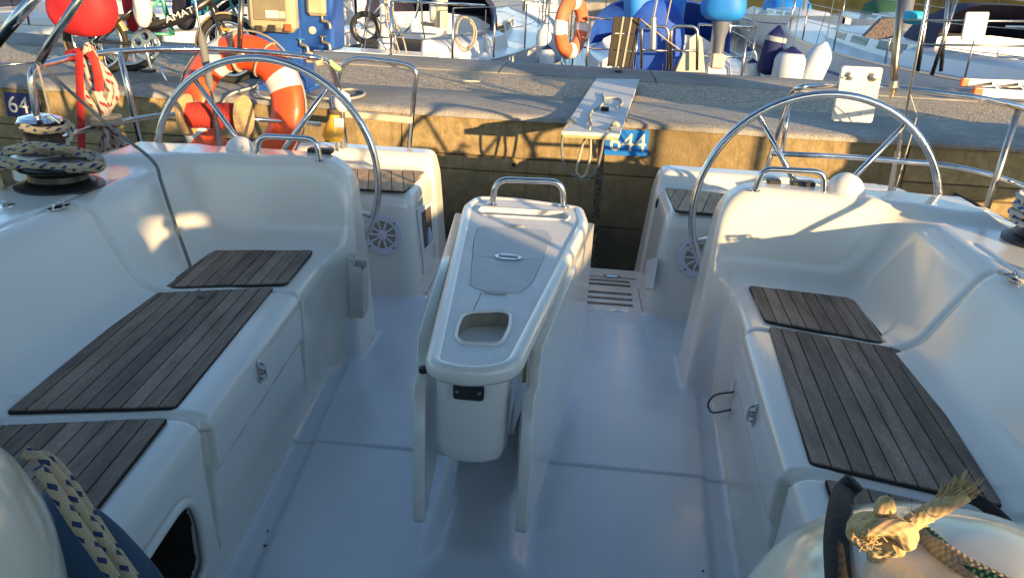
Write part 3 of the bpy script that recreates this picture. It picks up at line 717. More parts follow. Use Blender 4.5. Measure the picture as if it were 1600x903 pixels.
# body with the front bin
bd = MB(); bx0 = -.075
sec = [(-.094, 1.72), (-.084, 1.668), (-.045, 1.645), (.0, 1.638), (.045, 1.645), (.084, 1.668), (.094, 1.72)]
rings = []
for z, k in ((.655, 1.0), (.50, 1.0), (.40, .985), (.372, .95), (.360, .88)):
    rings.append([(bx0+x*k, 1.75+(y-1.75)*k, z) for x, y in sec]+[(bx0+.094*k, 1.95, z), (bx0-.094*k, 1.95, z)])
bd.loft(rings[::-1]); keep(bd.build('table_bin', GEL, None, 50), tab)
keep(MB().prism([(-.125, 1.97), (.015, 1.97), (.08, 2.66), (-.18, 2.66)], .25, TZ-.046).build('table_pedestal', GEL, None, sm=None), tab)
q = [at(x, y, Y=1.634) for x, y in ((708, 588), (757, 590), (757, 617), (708, 615))]; c = sum(q, Vector())/4
sock = flat2d('socket_plate', [rpoly([(-.036, -.021), (.036, -.021), (.036, .021), (-.036, .021)], .008, 4)], .010, BLACKP, None, frame(Vector((c.x, 1.636, c.z-.016)), (0, -1, 0), (1, 0, 0)), .0015); keep(sock, tab)
for s in (-1, 1): 
    sc = MB().lathe([(.0045, .005), (.004, .008), (0, .008)], 10, frame(Vector((c.x+s*.027, 1.636, c.z-.016)), (0, -1, 0))).build('screw', STEELD, None); sc.parent = sock; sc.matrix_parent_inverse = sock.matrix_world.inverted()
# folded leaves
def leaf(front_xy, aft_xy, pts, th, side):
    """pts: pixels of the outer face; plane through the two floor points"""
    A, B = Vector(front_xy), Vector(aft_xy); d = (B-A).normalized(); n = Vector((d.y, -d.x))*side   # outward
    L = []
    for p in pts:
        if len(p) == 3: L.append(p[1:]); continue
        r = ray(*p); den = r[0]*n.x+r[1]*n.y; t = ((A.x-CL[0])*n.x+(A.y-CL[1])*n.y)/den; w = CL+r*t
        L.append(((w[0]-A.x)*d.x+(w[1]-A.y)*d.y, w[2]))
    return A, d, n, L
A, d2, n2, L = leaf((.084, 1.66), (.222, 2.80), [], .03, 1)
M = Matrix(((d2.x, 0, -n2.x, A.x), (d2.y, 0, -n2.y, A.y), (0, 1, 0, 0), (0, 0, 0, 1)))
top = TZ-.048
prof2 = [(0, .556), (0, .170), (.006, .152), (.028, .142), (1.05, .132), (1.13, .15), (1.165, .22), (1.165, top), (.075, top), (.060, .565), (.055, .556)]
keep(flat2d('table_leaf', [prof2], .030, GEL, None, M @ Matrix.Translation((0, 0, .015)), .004), tab)
A3, dl, nl2, L3 = leaf((-.216, 1.66), (-.300, 2.80), [], .03, -1)
M2 = Matrix(((dl.x, 0, -nl2.x, A3.x), (dl.y, 0, -nl2.y, A3.y), (0, 1, 0, 0), (0, 0, 0, 1)))
keep(flat2d('table_leaf', [prof2], .030, GEL, None, M2 @ Matrix.Translation((0, 0, .015)), .004), tab)
keep(MB().box((-.155, 1.72, .605), (.012, .03, .05)).build('leaf_hinge', STEELD, None, sm=None), tab)
keep(MB().box((.052, 1.72, .60), (.010, .03, .06)).build('leaf_hinge', mat('brass', (.55, .38, .15), .35, 1.0), None, sm=None), tab)
keep(MB().lathe([(.012, 0), (.012, .012), (0, .016)], 12, Matrix.Translation((*TP(662, 566, .64), .615))).build('rubber_stop', BLACKP, None), tab)

# ------------------------------------------------------------------ ropes, winches, rescue gear
R_BLUE = rope_mat('rope_blue_fleck', (.62, .52, .33, 1), (.03, .06, .20, 1), .045, .5)
R_BLUE2 = rope_mat('rope_blue_fleck_white', (.66, .64, .58, 1), (.04, .10, .35, 1), .05, .5)
R_BLUE3 = rope_mat('rope_blue_fleck_fine', (.60, .50, .32, 1), (.03, .05, .15, 1), .030, .5, fr=220.0, st=.4)
R_RED = rope_mat('rope_red_fleck', (.55, .50, .43, 1), (.33, .02, .03, 1), .05, .5)
R_PLAIN = rope_mat('rope_plain', (.50, .45, .36, 1), (.42, .37, .28, 1), .03, .5)
R_GREY = rope_mat('rope_grey', (.28, .28, .26, 1), (.22, .22, .21, 1), .03, .5)
R_FRAY = rope_mat('rope_cream', (.66, .50, .26, 1), (.55, .40, .18, 1), .02, .5, fr=95.0, st=.30)
R_GREEN = rope_mat('rope_green_fleck', (.48, .38, .24, 1), (.01, .10, .06, 1), .09, .4)
REDL = mat('red_line', (.46, .035, .02), .75, col2=(.38, .03, .02), nscale=40)
def rope(pts, r, m, name='rope', parent=None, n=6, closed=False):
    return MB().tube(spline(pts, n, closed), r, 10, closed=closed).build(name, m, parent, 180)
def winch(c, r, h, label, coil=None, chrome=True):
    t = empty('winch', label, 'winch', c)
    MB().lathe([(r*1.25, 0), (r*1.25, h*.10), (r*1.12, h*.16), (r*1.0, h*.2)], 32).build('winch_base', BLACKP, t)
    MB().lathe([(r*1.02, h*.18), (r*.84, h*.34), (r*.80, h*.55), (r*.88, h*.70), (r*1.05, h*.76), (r*1.05, h*.80)], 32).build('drum', mat('drum_black', (.03, .026, .02), .3, .6), t)
    MB().lathe([(r*.95, h*.80), (r*1.0, h*.84), (r*.9, h*.93), (r*.55, h*.98), (r*.4, h), (r*.22, h), (r*.2, h*.95), (0, h*.95)], 32).build('self_tailer', STEEL if chrome else BLACKP, t)
    MB().tube([(r*.3, -r*.2, h*.93), (r*.85, -r*.35, h*.97), (r*1.15, -r*.3, h*.82)], [.010, .012, .009], 8, flat=.6).build('feeder_arm', STEEL if chrome else BLACKP, t)
    return t
w1 = at(88, 292, z=.76); w1 = Vector((w1.x, w1.y+.02, .757))
winch(w1, .112, .085, 'low black winch under a thick pile of blue flecked rope', None, False)
w2 = at(70, 262, z=.70); w2 = Vector((w2.x-.06, w2.y+.12, .70))
w2 = at(72, 240, Y=2.98); winch(Vector((w2.x, 2.98, .745)), .085, .15, 'tall black winch with chrome top and one rope turn round it')
MB().lathe([(.13, -.10), (.13, -.002), (.115, 0)], 26, Matrix.Translation((w2.x, 2.98, .745))).build('winch_pad', GEL, boat)
w3 = Vector((1.71, 2.62, .757)); winch(w3, .105, .15, 'black winch with blue flecked rope beside the steel rail post')
def coil(c, r, z0, z1, turns, rr, m, label, tail, wob=.012, name='rope_coil', seed=1):
    rnd = random.Random(seed); pts = []
    for i in range(turns*14):
        a = i/14*2*PI; k = i/(turns*14)
        pts.append(Vector((c.x+(r+rnd.uniform(-wob, wob))*math.cos(a), c.y+(r+rnd.uniform(-wob, wob))*math.sin(a), c.z+z0+(z1-z0)*k+rnd.uniform(-.004, .004))))
    pts += [Vector(p) for p in tail]
    o = rope(pts, rr, m, name, None, 3); return tag(o, label, 'rope')
# pile of rope on the low winch
pts = []; rnd = random.Random(4)
for k in range(7):
    for px_ in ((30, 262), (2, 258), (-20, 252), (4, 243), (50, 237), (100, 241), (146, 252), (156, 262), (130, 268), (80, 270)):
        y0 = 2.42+rnd.uniform(-.06, .10) if px_[1] > 255 else 2.60+rnd.uniform(-.06, .06)
        pts.append(at(px_[0]+rnd.uniform(-5, 5), px_[1]-k*1.6+rnd.uniform(-2, 2), Y=y0))
pts += [at(0, 262, Y=2.40), at(2, 285, Y=2.38), at(6, 330, Y=2.36)]
tag(rope(pts, .0105, R_BLUE, 'rope_coil', None, 4), 'loose pile of cream blue flecked rope lying on the low winch', 'rope')
tag(rope([at(34, 196, Y=2.90), at(60, 203, Y=2.88), at(98, 200, Y=2.90), at(104, 190, Y=3.02), at(70, 184, Y=3.06), at(36, 190, Y=3.02), at(34, 200, Y=2.90), at(60, 206, Y=2.88), at(100, 203, Y=2.92), at(112, 196, Y=2.94), at(108, 220, Y=2.9), at(100, 244, Y=2.84)], .0105, R_BLUE, 'rope', None, 6), 'cream blue flecked rope wound once round the tall winch', 'rope')
coil(w3, .115, .06, .16, 4, .0105, R_BLUE2, 'white blue flecked rope coiled on the winch beside the steel rail post', [w3+Vector((-.05, -.14, .16)), w3+Vector((-.08, -.30, .10)), w3+Vector((-.05, -.55, .02))], seed=5)
tag(rope([w3+Vector((-.09, -.06, .18)), w3+Vector((-.10, -.10, .22)), w3+Vector((-.07, -.12, .26)), w3+Vector((-.03, -.10, .24))], .011, R_BLUE2, 'rope_tail', None, 5), 'short upright end of blue flecked rope above the coil', 'rope')
# deck pad eyes on the coaming
for px_ in ((92, 326), (4, 325), (1584, 436)):
    c = at(*px_, z=.758); M = frame((c.x, c.y, .761), (0, 0, 1), (.3, 1, 0))
    pe = flat2d('pad_eye', [[(.04*math.cos(a), .017*math.sin(a)) for a in np.linspace(0, 2*PI, 25)[:-1]]], .005, STEEL, boat, M, .001)
    MB().tube([M @ Vector((-.02, 0, 0)), M @ Vector((-.012, 0, .016)), M @ Vector((.012, 0, .016)), M @ Vector((.02, 0, 0))], .004, 8).build('eye_loop', STEEL, pe, 180)
wire([at(1560, 425, z=.765), at(1584, 434, z=.775), at(1610, 447, z=.765)], .006, 'sheet_end', R_BLUE2)
# lifebuoy
LB = mat('lifebuoy_orange', (.80, .095, .015), .42, col2=(.70, .08, .015), nscale=5, coat=.2); LBW = mat('lifebuoy_white', (.72, .70, .66), .5)
lc = at(376, 168, Y=3.90)
lb = empty('lifebuoy', 'orange ring lifebuoy with white bands hanging on the stern rail', 'lifebuoy', lc)
tilt = Matrix.Rotation(math.radians(-14), 4, 'X') @ Matrix.Rotation(math.radians(-12), 4, 'Z')
def torus(R, r, a0, a1, flat, n=40, m=16):
    b = MB(); closed = abs(a1-a0-2*PI) < 1e-6; rings = []
    for i in range(n if closed else n+1):
        a = a0+(a1-a0)*i/n
        rings.append([tilt @ Vector(((R+r*math.cos(t))*math.cos(a), flat*r*math.sin(t), (R+r*math.cos(t))*math.sin(a))) for t in np.linspace(0, 2*PI, m+1)[:-1]])
    if closed: rings.append(rings[0])
    b.loft(rings, cap=not closed); return b
RL, rl = .275, .088
torus(RL, rl, 0, 2*PI, .62).build('ring', LB, lb, 180)
for a in (28, 118, 208, 298): torus(RL, rl+.0025, math.radians(a-8.5), math.radians(a+8.5), .62, 8).build('white_band', LBW, lb, 60)
gl = []
for k in range(48):
    a = 2*PI*k/48; bul = .004+.014*abs(math.sin(2*(a-math.radians(28)))); gl.append(tilt @ Vector(((RL+rl+bul)*math.cos(a), 0, (RL+rl+bul)*math.sin(a))))
MB().tube(gl, .005, 8, closed=True).build('grab_line', R_PLAIN, lb, 180)
for a in (95, 60): 
    q = tilt @ Vector((RL*math.cos(math.radians(a)), 0, RL*math.sin(math.radians(a))))
    MB().tube([q+(tilt @ Vector(((rl+.006)*math.cos(t)*math.cos(math.radians(a)), .62*(rl+.006)*math.sin(t), (rl+.006)*math.cos(t)*math.sin(math.radians(a))))) for t in np.linspace(0, 2*PI, 17)[:-1]], .010 if a == 95 else .006, 6, closed=True).build('lashing', R_PLAIN, lb, 180)
# spool of red line on the middle rail
c0, c1 = at(293, 180, Y=3.60), at(381, 182, Y=3.60); axd = (c1-c0).normalized()
sp = empty('line_spool', 'wooden spool wound with red line on the middle stern rail', 'spool', (c0+c1)/2)
WOODL = mat('spool_wood', (.50, .33, .15), .6, col2=(.60, .42, .21), nscale=14, stretch=(1, 1, 5), bump=.1)
for c in (c0, c1): keep(MB().lathe([(.014, -.012), (.094, -.012), (.098, -.008), (.098, .008), (.094, .012), (.014, .012)], 32, frame(c, axd)).build('end_disc', WOODL, None, 40), sp)
hx = []; Lr = (c1-c0).length-.03
for i in range(34*10):
    t = i/(34*10); a = i/10*2*PI; e = frame(c0+axd*(.015+Lr*t), axd); hx.append(e @ Vector((.056*math.cos(a), .056*math.sin(a), 0))+Vector((0, 0, random.uniform(-.002, .002))))
keep(MB().tube(hx, .0048, 6).build('red_line', REDL, None, 180), sp); keep(MB().tube([c0, c1], .052, 20).build('core', REDL, None, 60), sp)
# rescue light: yellow float with white lens
c = at(522, 188, Y=3.93)
rl_ = empty('rescue_light', 'yellow lifebuoy light with white lens hanging upside down on the rail', 'rescue light', c)
Ml = frame((0, 0, 0), (.10, 0, 1))
MB().lathe([(0, -.105), (.048, -.10), (.056, -.085), (.050, -.05), (.028, .0), (.024, .03)], 20, Ml).build('float', mat('float_yellow', (.75, .40, .03), .4), rl_)
MB().lathe([(.026, .03), (.030, .045), (.024, .055)], 16, Ml).build('collar', mat('collar_dark', (.10, .07, .04), .5), rl_)
MB().lathe([(.022, .05), (.040, .075), (.044, .11), (.034, .14), (0, .155)], 20, Ml @ Matrix.Translation((.035, 0, 0))).build('lens', WHITEP, rl_, 60)
MB().box((.03, -.02, -.01), (.05, .03, .05), bev=.006).build('bracket', WHITEP, rl_)
# red flecked mooring rope hanked on the rail, red straps and thin grey line
def pxs(L, Y): return [at(x, y, Y=Y+(p[0] if p else 0)) for x, y, *p in L]
hk = empty('rope_hank', 'white red flecked mooring rope hanked and hung on the stern rail', 'rope', at(155, 170, Y=3.25))
for L in ([(135, 68), (140, 78), (130, 100), (128, 130), (138, 155), (152, 172), (165, 186), (158, 225), (154, 262)],
          [(140, 70), (142, 86), (160, 104), (178, 130), (182, 150), (172, 170), (166, 186), (178, 222), (192, 264)],
          [(138, 72), (146, 95), (150, 125), (158, 150), (166, 172), (170, 190), (200, 228), (234, 268)],
          [(136, 72), (132, 90), (138, 118), (148, 140), (160, 168), (164, 186), (168, 228), (172, 264)],
          [(142, 74), (152, 96), (168, 128), (172, 150), (164, 176), (172, 192), (188, 226), (212, 266)]):
    off = random.uniform(-.03, .03); keep(rope([at(x, y, Y=3.25+off) for x, y in L], .0125, R_RED, 'strand', None, 5), hk)
q = at(166, 187, Y=3.25)
for k in range(2): keep(rope([q+Vector((.055*math.cos(a), .05*math.sin(a), -.012+.02*k+.006*math.cos(a))) for a in np.linspace(0, 2*PI, 9)[:-1]], .0105, R_PLAIN, 'whipping', None, 4, True), hk)
REDF = mat('red_webbing', (.52, .03, .02), .7, col2=(.42, .02, .02), nscale=30)
def strap(pts, w, th, m, label, cat='strap', name='webbing_strap'):
    o = MB().tube(spline(pts, 5), w, 8, flat=th/w, twist0=Vector((1, 0, 0))).build(name, m, None, 60); return tag(o, label, cat)
strap(pxs([(124, 80), (124, 110), (126, 170), (128, 243)], 3.2), .018, .003, REDF, 'long narrow red webbing strap hanging from the stern rail')
strap(pxs([(140, 82, -.03), (147, 95, -.04), (153, 115, -.04), (156, 142, -.03)], 3.2), .018, .004, REDF, 'short curled red strap end in front of the hanked rope')
o = MB().tube(pxs([(107, 88), (118, 86), (130, 85), (146, 83)], 3.28), [.024, .028, .027, .022], 12).build('red_wrap', REDF, None, 60); tag(o, 'red cloth wrap tied round the top of the stern rail', 'cloth')
g0 = at(60, 98, z=1.10); g1 = at(238, 251, z=.800)
o = rope([g0, g0*.66+g1*.34+Vector((0, 0, -.008)), g0*.33+g1*.67+Vector((0, 0, -.01)), g1, at(252, 285, Y=2.70), at(270, 340, Y=2.62), at(290, 395, Y=2.56), at(306, 440, Y=2.50), at(313, 461, z=.468), at(316, 462, z=.466)], .0062, R_GREY, 'thin_line', None, 6); tag(o, 'thin grey line running from the rail corner over the coaming down to the teak seat', 'rope')
o = rope([at(58, 100, Y=2.98), at(66, 130, Y=2.96), at(78, 178, Y=2.95)], .005, R_PLAIN, 'thin_line', None, 5); tag(o, 'short beige cord between the rail corner and the tall winch', 'rope')
# ------------------------------------------------------------------ own boat forward of the cockpit: cabin, pods beside the companionway, sprayhood
def pod(c, r, e, n=36, m=20):
    b = MB(); rings = []
    for i in range(m+1):
        ph = -PI/2+PI*i/m; cz, sz = math.cos(ph), math.sin(ph)
        cz = abs(cz)**e; sz = math.copysign(abs(sz)**e, sz)
        rings.append([Vector((c[0]+r[0]*cz*math.copysign(abs(math.cos(t))**.85, math.cos(t)), c[1]+r[1]*cz*math.copysign(abs(math.sin(t))**.85, math.sin(t)), c[2]+r[2]*sz)) for t in np.linspace(0, 2*PI, n+1)[:-1]])
    return b.loft(rings, cap=False)
for s in (-1, 1):
    cx = .565 if s > 0 else -.70
    pod((cx, .60, .72), (.235, .28, .295), .85).build('cabin_pod', CREAM, boat, 180)
    MB().box((s*.86-.02, -1.35, .36), (.80, 3.7, .95), bev=.10).build('coachroof_side', GEL, boat, 40)
MB().box((-.02, -2.3, .50), (2.3, 3.0, .95), bev=.10).build('coachroof', GEL, boat, 40)
MB().box((-.02, -5.4, .33), (2.6, 3.6, .5), bev=.1).build('foredeck', GEL, boat, 40)
CANV = mat('canvas_navy', (.02, .035, .075), .85, col2=(.03, .045, .09), nscale=30)
sh = empty('sprayhood', 'unseen dark navy canvas sprayhood widened to shade the cockpit', 'sprayhood', (-.02, -.6, .9))  # unseen hood, its width shaped to keep low sun off the seats
rings = []
HY = [(-1.75, .12, 1.25), (-1.55, .36, 1.31), (-1.2, .47, 1.36), (-.85, .54, 1.40), (-.55, .555, 1.42)]
def arch(y, h, w, n=40):
    return [Vector((-.02+w*math.copysign(abs(math.cos(t))**.35, math.cos(t)), y, .88+h*abs(math.sin(t))**.35)) for t in np.linspace(PI, 0, n+1)]
b = MB(); n = 40; A = [arch(*q) for q in HY]
V_ = [p for r in A for p in r]; F_ = []
for i in range(len(A)-1):
    for k in range(n):
        if i == 99: continue
        c_ = (A[i][k]+A[i+1][k+1])/2
        F_.append((i*(n+1)+k, i*(n+1)+k+1, (i+1)*(n+1)+k+1, (i+1)*(n+1)+k))
b.add(V_, F_); keep(b.build('canopy', CANV, None, 60), sh)
keep(MB().tube(A[-1], .013, 10).build('hood_bow', STEEL, None, 180), sh); keep(MB().tube(A[1], .013, 10).build('hood_bow', STEEL, None, 180), sh)
keep(MB().add([(1.40, -.6, 1.325), (1.82, -.6, 1.325), (1.82, -.62, 1.54), (1.38, -.62, 1.54)], [(0, 1, 2, 3)]).build('shade_flap', CANV, None, sm=None), sh)  # unseen flap added to cut a stray sun patch on the left seat back
# mast and boom with the stowed mainsail above, unseen bimini added to block sky light
ms = MB().tube([(-.02, -4.3, .9), (-.02, -4.3, 9)], .095, 16).build('mast', mat('mast_alloy', (.55, .55, .55), .4, 1.0), None, 60); tag(ms, 'grey alloy mast of the yacht forward of the sprayhood', 'mast')
bm_ = empty('boom', 'alloy boom with the mainsail stowed in a navy bag', 'boom', (0, -4.2, 2.4))
keep(MB().tube([(-.02, -4.2, 2.45), (.05, -.75, 2.40)], .06, 12).build('boom_tube', MATS['mast_alloy'], None, 60), bm_)
keep(MB().loft([[(x0+w*math.cos(t), y0, z0+h*math.sin(t)) for t in np.linspace(0, 2*PI, 15)[:-1]] for x0, y0, z0, w, h in ((-.02, -4.0, 2.8, .14, .32), (.0, -3, 2.77, .17, .34), (.02, -2, 2.75, .18, .34), (.04, -1, 2.72, .17, .32), (.05, -.8, 2.70, .12, .24))]).build('sail_bag', CANV, None, 60), bm_)
aw = empty('bimini', 'unseen navy canvas bimini on steel bows added to darken the near cockpit', 'bimini', (.5, .3, 2.6))  # unseen canopy added overhead to hold sky light off the near floor
keep(MB().loft([[(x, y, 2.66+dz-.08*(x/1.8)**2) for x in np.linspace(-1.75, 1.9, 19)] for y, dz in ((-.6, -.03), (-.3, 0), (.3, .02), (1.2, .01), (2.15, -.03))], closed=False, cap=False).build('canopy', CANV, None, 60), aw)
for y in (-.6, .7, 2.15): keep(MB().tube(fillet([(-1.85, .3, .75), (-1.83, y, 2.45), (-1.7, y, 2.56), (0, y, 2.63), (1.75, y, 2.56), (1.95, .3, .75)], .2), .014, 8).build('bimini_bow', STEEL, None, 60), aw)
# bulkhead with the companionway between the pods
MB().box((.66, .40, .30), (1.0, .06, .95), bev=.02).build('bulkhead', GEL, boat)
MB().box((-.74, .40, .30), (1.0, .06, .95), bev=.02).build('bulkhead', GEL, boat)
MB().box((-.03, .36, .05), (.7, .05, .5)).build('companionway_board', mat('cabin_dark', (.06, .035, .02), .5), boat, sm=None)
MB().box((0, -.4, -.55), (1.2, 1.5, .05)).build('cabin_sole', MATS['cabin_dark'], boat, sm=None)
# ---- things lying on the pods in front
rb_ = empty('halyard_ropes', 'cream blue flecked ropes draped beside the left cabin pod', 'rope', at(120, 800, Y=.80))
for L, dy in (([(38, 706), (62, 716), (88, 742), (118, 786), (150, 830), (190, 882), (225, 935)], .0), ([(46, 708), (78, 718), (106, 748), (136, 794), (170, 846), (205, 896), (232, 935)], .05), ([(60, 730), (85, 765), (115, 812), (150, 862), (180, 905), (200, 940)], -.03)):
    keep(rope([at(x, y, Y=.80+dy) for x, y in L], .0080, R_BLUE3, 'strand', None, 6), rb_)
bag = pod((0, 0, 0), (.09, .12, .20), .75).build('sail_bag_pile', mat('blue_fabric', (.012, .045, .09), .85, col2=(.02, .06, .11), nscale=12, bump=.3, bscale=14), None, 180)
q = at(178, 842, Y=.92); bag.location = (q.x-.055, .90, q.z-.12); bag.rotation_euler = (.1, -.45, .1); tag(bag, 'dark teal blue fabric bundle behind the ropes on the left pod', 'fabric')
def pod_y(x, y, off=0.0):
    """first hit of a pixel ray with the right pod"""
    c = np.array([.565, .60, .72]); r = np.array([.235, .28, .295])+off; d = ray(x, y)
    best = None
    for t in np.linspace(.2, 1.6, 1400):
        p = (CL+d*t-c)/r
        if (abs(p)**2.2).sum() < 1: return Vector(CL+d*t)
    return Vector(CL+d*.95)
BLKROPE = mat('black_rope', (.012, .012, .014), .8, bump=.3, bscale=120)
o = rope([pod_y(1335, 752, .012), pod_y(1318, 770, .012), pod_y(1310, 800, .012), pod_y(1306, 840, .012), pod_y(1308, 880, .012), pod_y(1312, 930, .012)], .0125, BLKROPE, 'black_lashing', None, 6); tag(o, 'black lashing line over the glossy cream pod at right', 'rope')
o = rope([at(1478, 772, Y=.86), at(1520, 778, Y=.84), at(1560, 806, Y=.82), at(1600, 850, Y=.80), at(1630, 900, Y=.78)], .008, BLKROPE, 'black_lashing', None, 6); tag(o, 'black line running along the far edge of the right pod', 'rope')
kn = empty('knotted_rope', 'frayed cream rope end tied in a knot on the right cabin pod', 'rope', pod_y(1400, 830, .01))
kc = pod_y(1395, 812, .034)
ex = Vector(RX); ey = Vector(UX); ez = Vector(-FW)
def kp(L, s=.00068): return [kc+ex*(x-1395)*s+ey*(812-y)*s+ez*zz for x, y, zz in L]
pth = [(1478, 766, .022), (1452, 782, .020), (1425, 798, .018), (1400, 814, .020)]
for i_ in range(2):
    for a in np.linspace(.2, .2+2*PI, 9)[:-1]: pth.append((1376+24*math.cos(a)-4*i_, 826-17*math.sin(a)+6*i_, .004+.020*math.sin(a+1.2)+.004*i_))
pth += [(1380, 842, .000), (1374, 860, -.004), (1380, 885, -.008), (1388, 915, -.014), (1392, 950, -.02)]
keep(rope(kp(pth), .0086, R_FRAY, 'knot', None, 5), kn)
keep(rope(kp([(1340, 822, .010), (1352, 812, .024), (1374, 808, .030), (1396, 816, .028), (1410, 832, .012)]), .0082, R_FRAY, 'knot_turn', None, 6), kn)
keep(rope(kp([(1372, 800, .010), (1366, 788, .018), (1374, 780, .016), (1382, 792, .012)]), .0066, R_FRAY, 'knot_turn', None, 6), kn)
fb = MB(); rnd = random.Random(3); e0 = kp([(1448, 783, .018)])[0]; dirs = (kp([(1480, 765, .02)])[0]-e0).normalized()
for k in range(240):
    a = Vector((rnd.gauss(0, 1), rnd.gauss(0, 1), rnd.gauss(0, 1))).normalized(); st = e0+dirs*rnd.uniform(.0, .02)+a*.006; ln = rnd.uniform(.005, .016)
    fb.tube([st, st+dirs*ln*.6+a*ln*.25+ey*ln*.15, st+dirs*ln+a*ln*.5+ey*ln*.45], [.0010, .0007, .0003], 4)
for k in range(60):
    t_ = rnd.uniform(0, 1); st = kp([(1336+t_*110, 838-t_*50, .022)])[0]; a = Vector((rnd.gauss(0, 1), rnd.gauss(0, 1), rnd.gauss(0, 1))).normalized()
    fb.tube([st, st+a*.008, st+a*.014+ey*.004], [.0008, .0006, .0003], 3)
keep(tag(fb.build('frayed_fibres', MATS['rope_cream'], None, 180), kind='stuff'), kn)
o = rope([pod_y(1432, 826, .010), pod_y(1448, 838, .008), pod_y(1475, 862, .007), pod_y(1510, 885, .007), pod_y(1550, 905, .007), pod_y(1590, 925, .007)], .0092, R_GREEN, 'rope_end', None, 6); tag(o, 'worn beige rope end with dark green flecks on the right pod', 'rope')
# ------------------------------------------------------------------ water and quay
def water_mat():
    m = bpy.data.materials.new('harbour_water'); m.use_nodes = True; nt = m.node_tree; N = nt.nodes; L = nt.links; b = N['Principled BSDF']
    b.inputs['Base Color'].default_value = (.018, .030, .030, 1); b.inputs['Roughness'].default_value = .04; b.inputs['IOR'].default_value = 1.33
    tc = N.new('ShaderNodeTexCoord'); mp = N.new('ShaderNodeMapping'); mp.inputs['Scale'].default_value = (.55, 1.5, 1); L.new(tc.outputs['Object'], mp.inputs['Vector'])
    n1 = N.new('ShaderNodeTexNoise'); n1.inputs['Scale'].default_value = 2.4; n1.inputs['Detail'].default_value = 4; L.new(mp.outputs[0], n1.inputs['Vector'])
    bp = N.new('ShaderNodeBump'); bp.inputs['Strength'].default_value = .35; bp.inputs['Distance'].default_value = .10; L.new(n1.outputs['Fac'], bp.inputs['Height']); L.new(bp.outputs[0], b.inputs['Normal'])
    return m
WZ = -.75
w = MB(); w.add([(-400, -200, WZ), (400, -200, WZ), (400, 900, WZ), (-400, 900, WZ)], [(0, 1, 2, 3)])
wt = w.build('water', water_mat(), None, sm=None); tag(wt, 'calm rippled harbour water', None, kind='structure')
def concrete(name, a, b, c, bump=.6, bs=55):
    m = mat(name, a, .85, col2=b, nscale=18, bump=bump, bscale=bs, col3=c, n3=1.1, detail=9); return m
WALLM = [concrete('quay_concrete_%d' % i, (.26*k, .190*k, .085*k), (.37*k, .28*k, .14*k), (.18*k, .130*k, .062*k)) for i, k in enumerate((1.0, .9, 1.1))]
def stained(m):
    """darker wet and algae stained foot of the wall, tied to its height"""
    nt = m.node_tree; N = nt.nodes; L = nt.links; b = N['Principled BSDF']; src = b.inputs['Base Color'].links[0].from_socket
    tc = N.new('ShaderNodeTexCoord'); sx = N.new('ShaderNodeSeparateXYZ'); L.new(tc.outputs['Object'], sx.inputs[0])
    no = N.new('ShaderNodeTexNoise'); no.inputs['Scale'].default_value = 3.5; no.inputs['Detail'].default_value = 6; L.new(tc.outputs['Object'], no.inputs['Vector'])
    ad = N.new('ShaderNodeMath'); ad.operation = 'MULTIPLY_ADD'; ad.inputs[1].default_value = .5; L.new(no.outputs['Fac'], ad.inputs[0]); L.new(sx.outputs[2], ad.inputs[2])
    mr = N.new('ShaderNodeMapRange'); mr.inputs['From Min'].default_value = .10; mr.inputs['From Max'].default_value = .55; L.new(ad.outputs[0], mr.inputs['Value'])
    mx = N.new('ShaderNodeMixRGB'); mx.inputs['Color1'].default_value = (.055, .052, .038, 1); L.new(mr.outputs[0], mx.inputs['Fac']); L.new(src, mx.inputs['Color2'])
    mp = N.new('ShaderNodeMapping'); mp.inputs['Scale'].default_value = (9, 9, .7); L.new(tc.outputs['Object'], mp.inputs['Vector'])
    n2 = N.new('ShaderNodeTexNoise'); n2.inputs['Scale'].default_value = 1.6; n2.inputs['Detail'].default_value = 7; n2.inputs['Roughness'].default_value = .6; L.new(mp.outputs[0], n2.inputs['Vector'])
    m2 = N.new('ShaderNodeMapRange'); m2.inputs['From Min'].default_value = .54; m2.inputs['From Max'].default_value = .74; m2.inputs['To Max'].default_value = .7; L.new(n2.outputs['Fac'], m2.inputs['Value'])
    mx2 = N.new('ShaderNodeMixRGB'); mx2.inputs['Color2'].default_value = (.085, .062, .034, 1); L.new(m2.outputs[0], mx2.inputs['Fac']); L.new(mx.outputs[0], mx2.inputs['Color1']); L.new(mx2.outputs[0], b.inputs['Base Color'])
for m in WALLM: stained(m)
KERB = [concrete('kerb_concrete_%d' % i, (.27*k, .255*k, .23*k), (.35*k, .335*k, .30*k), (.19*k, .18*k, .16*k), .7, 60) for i, k in enumerate((1.0, .92, 1.07))]
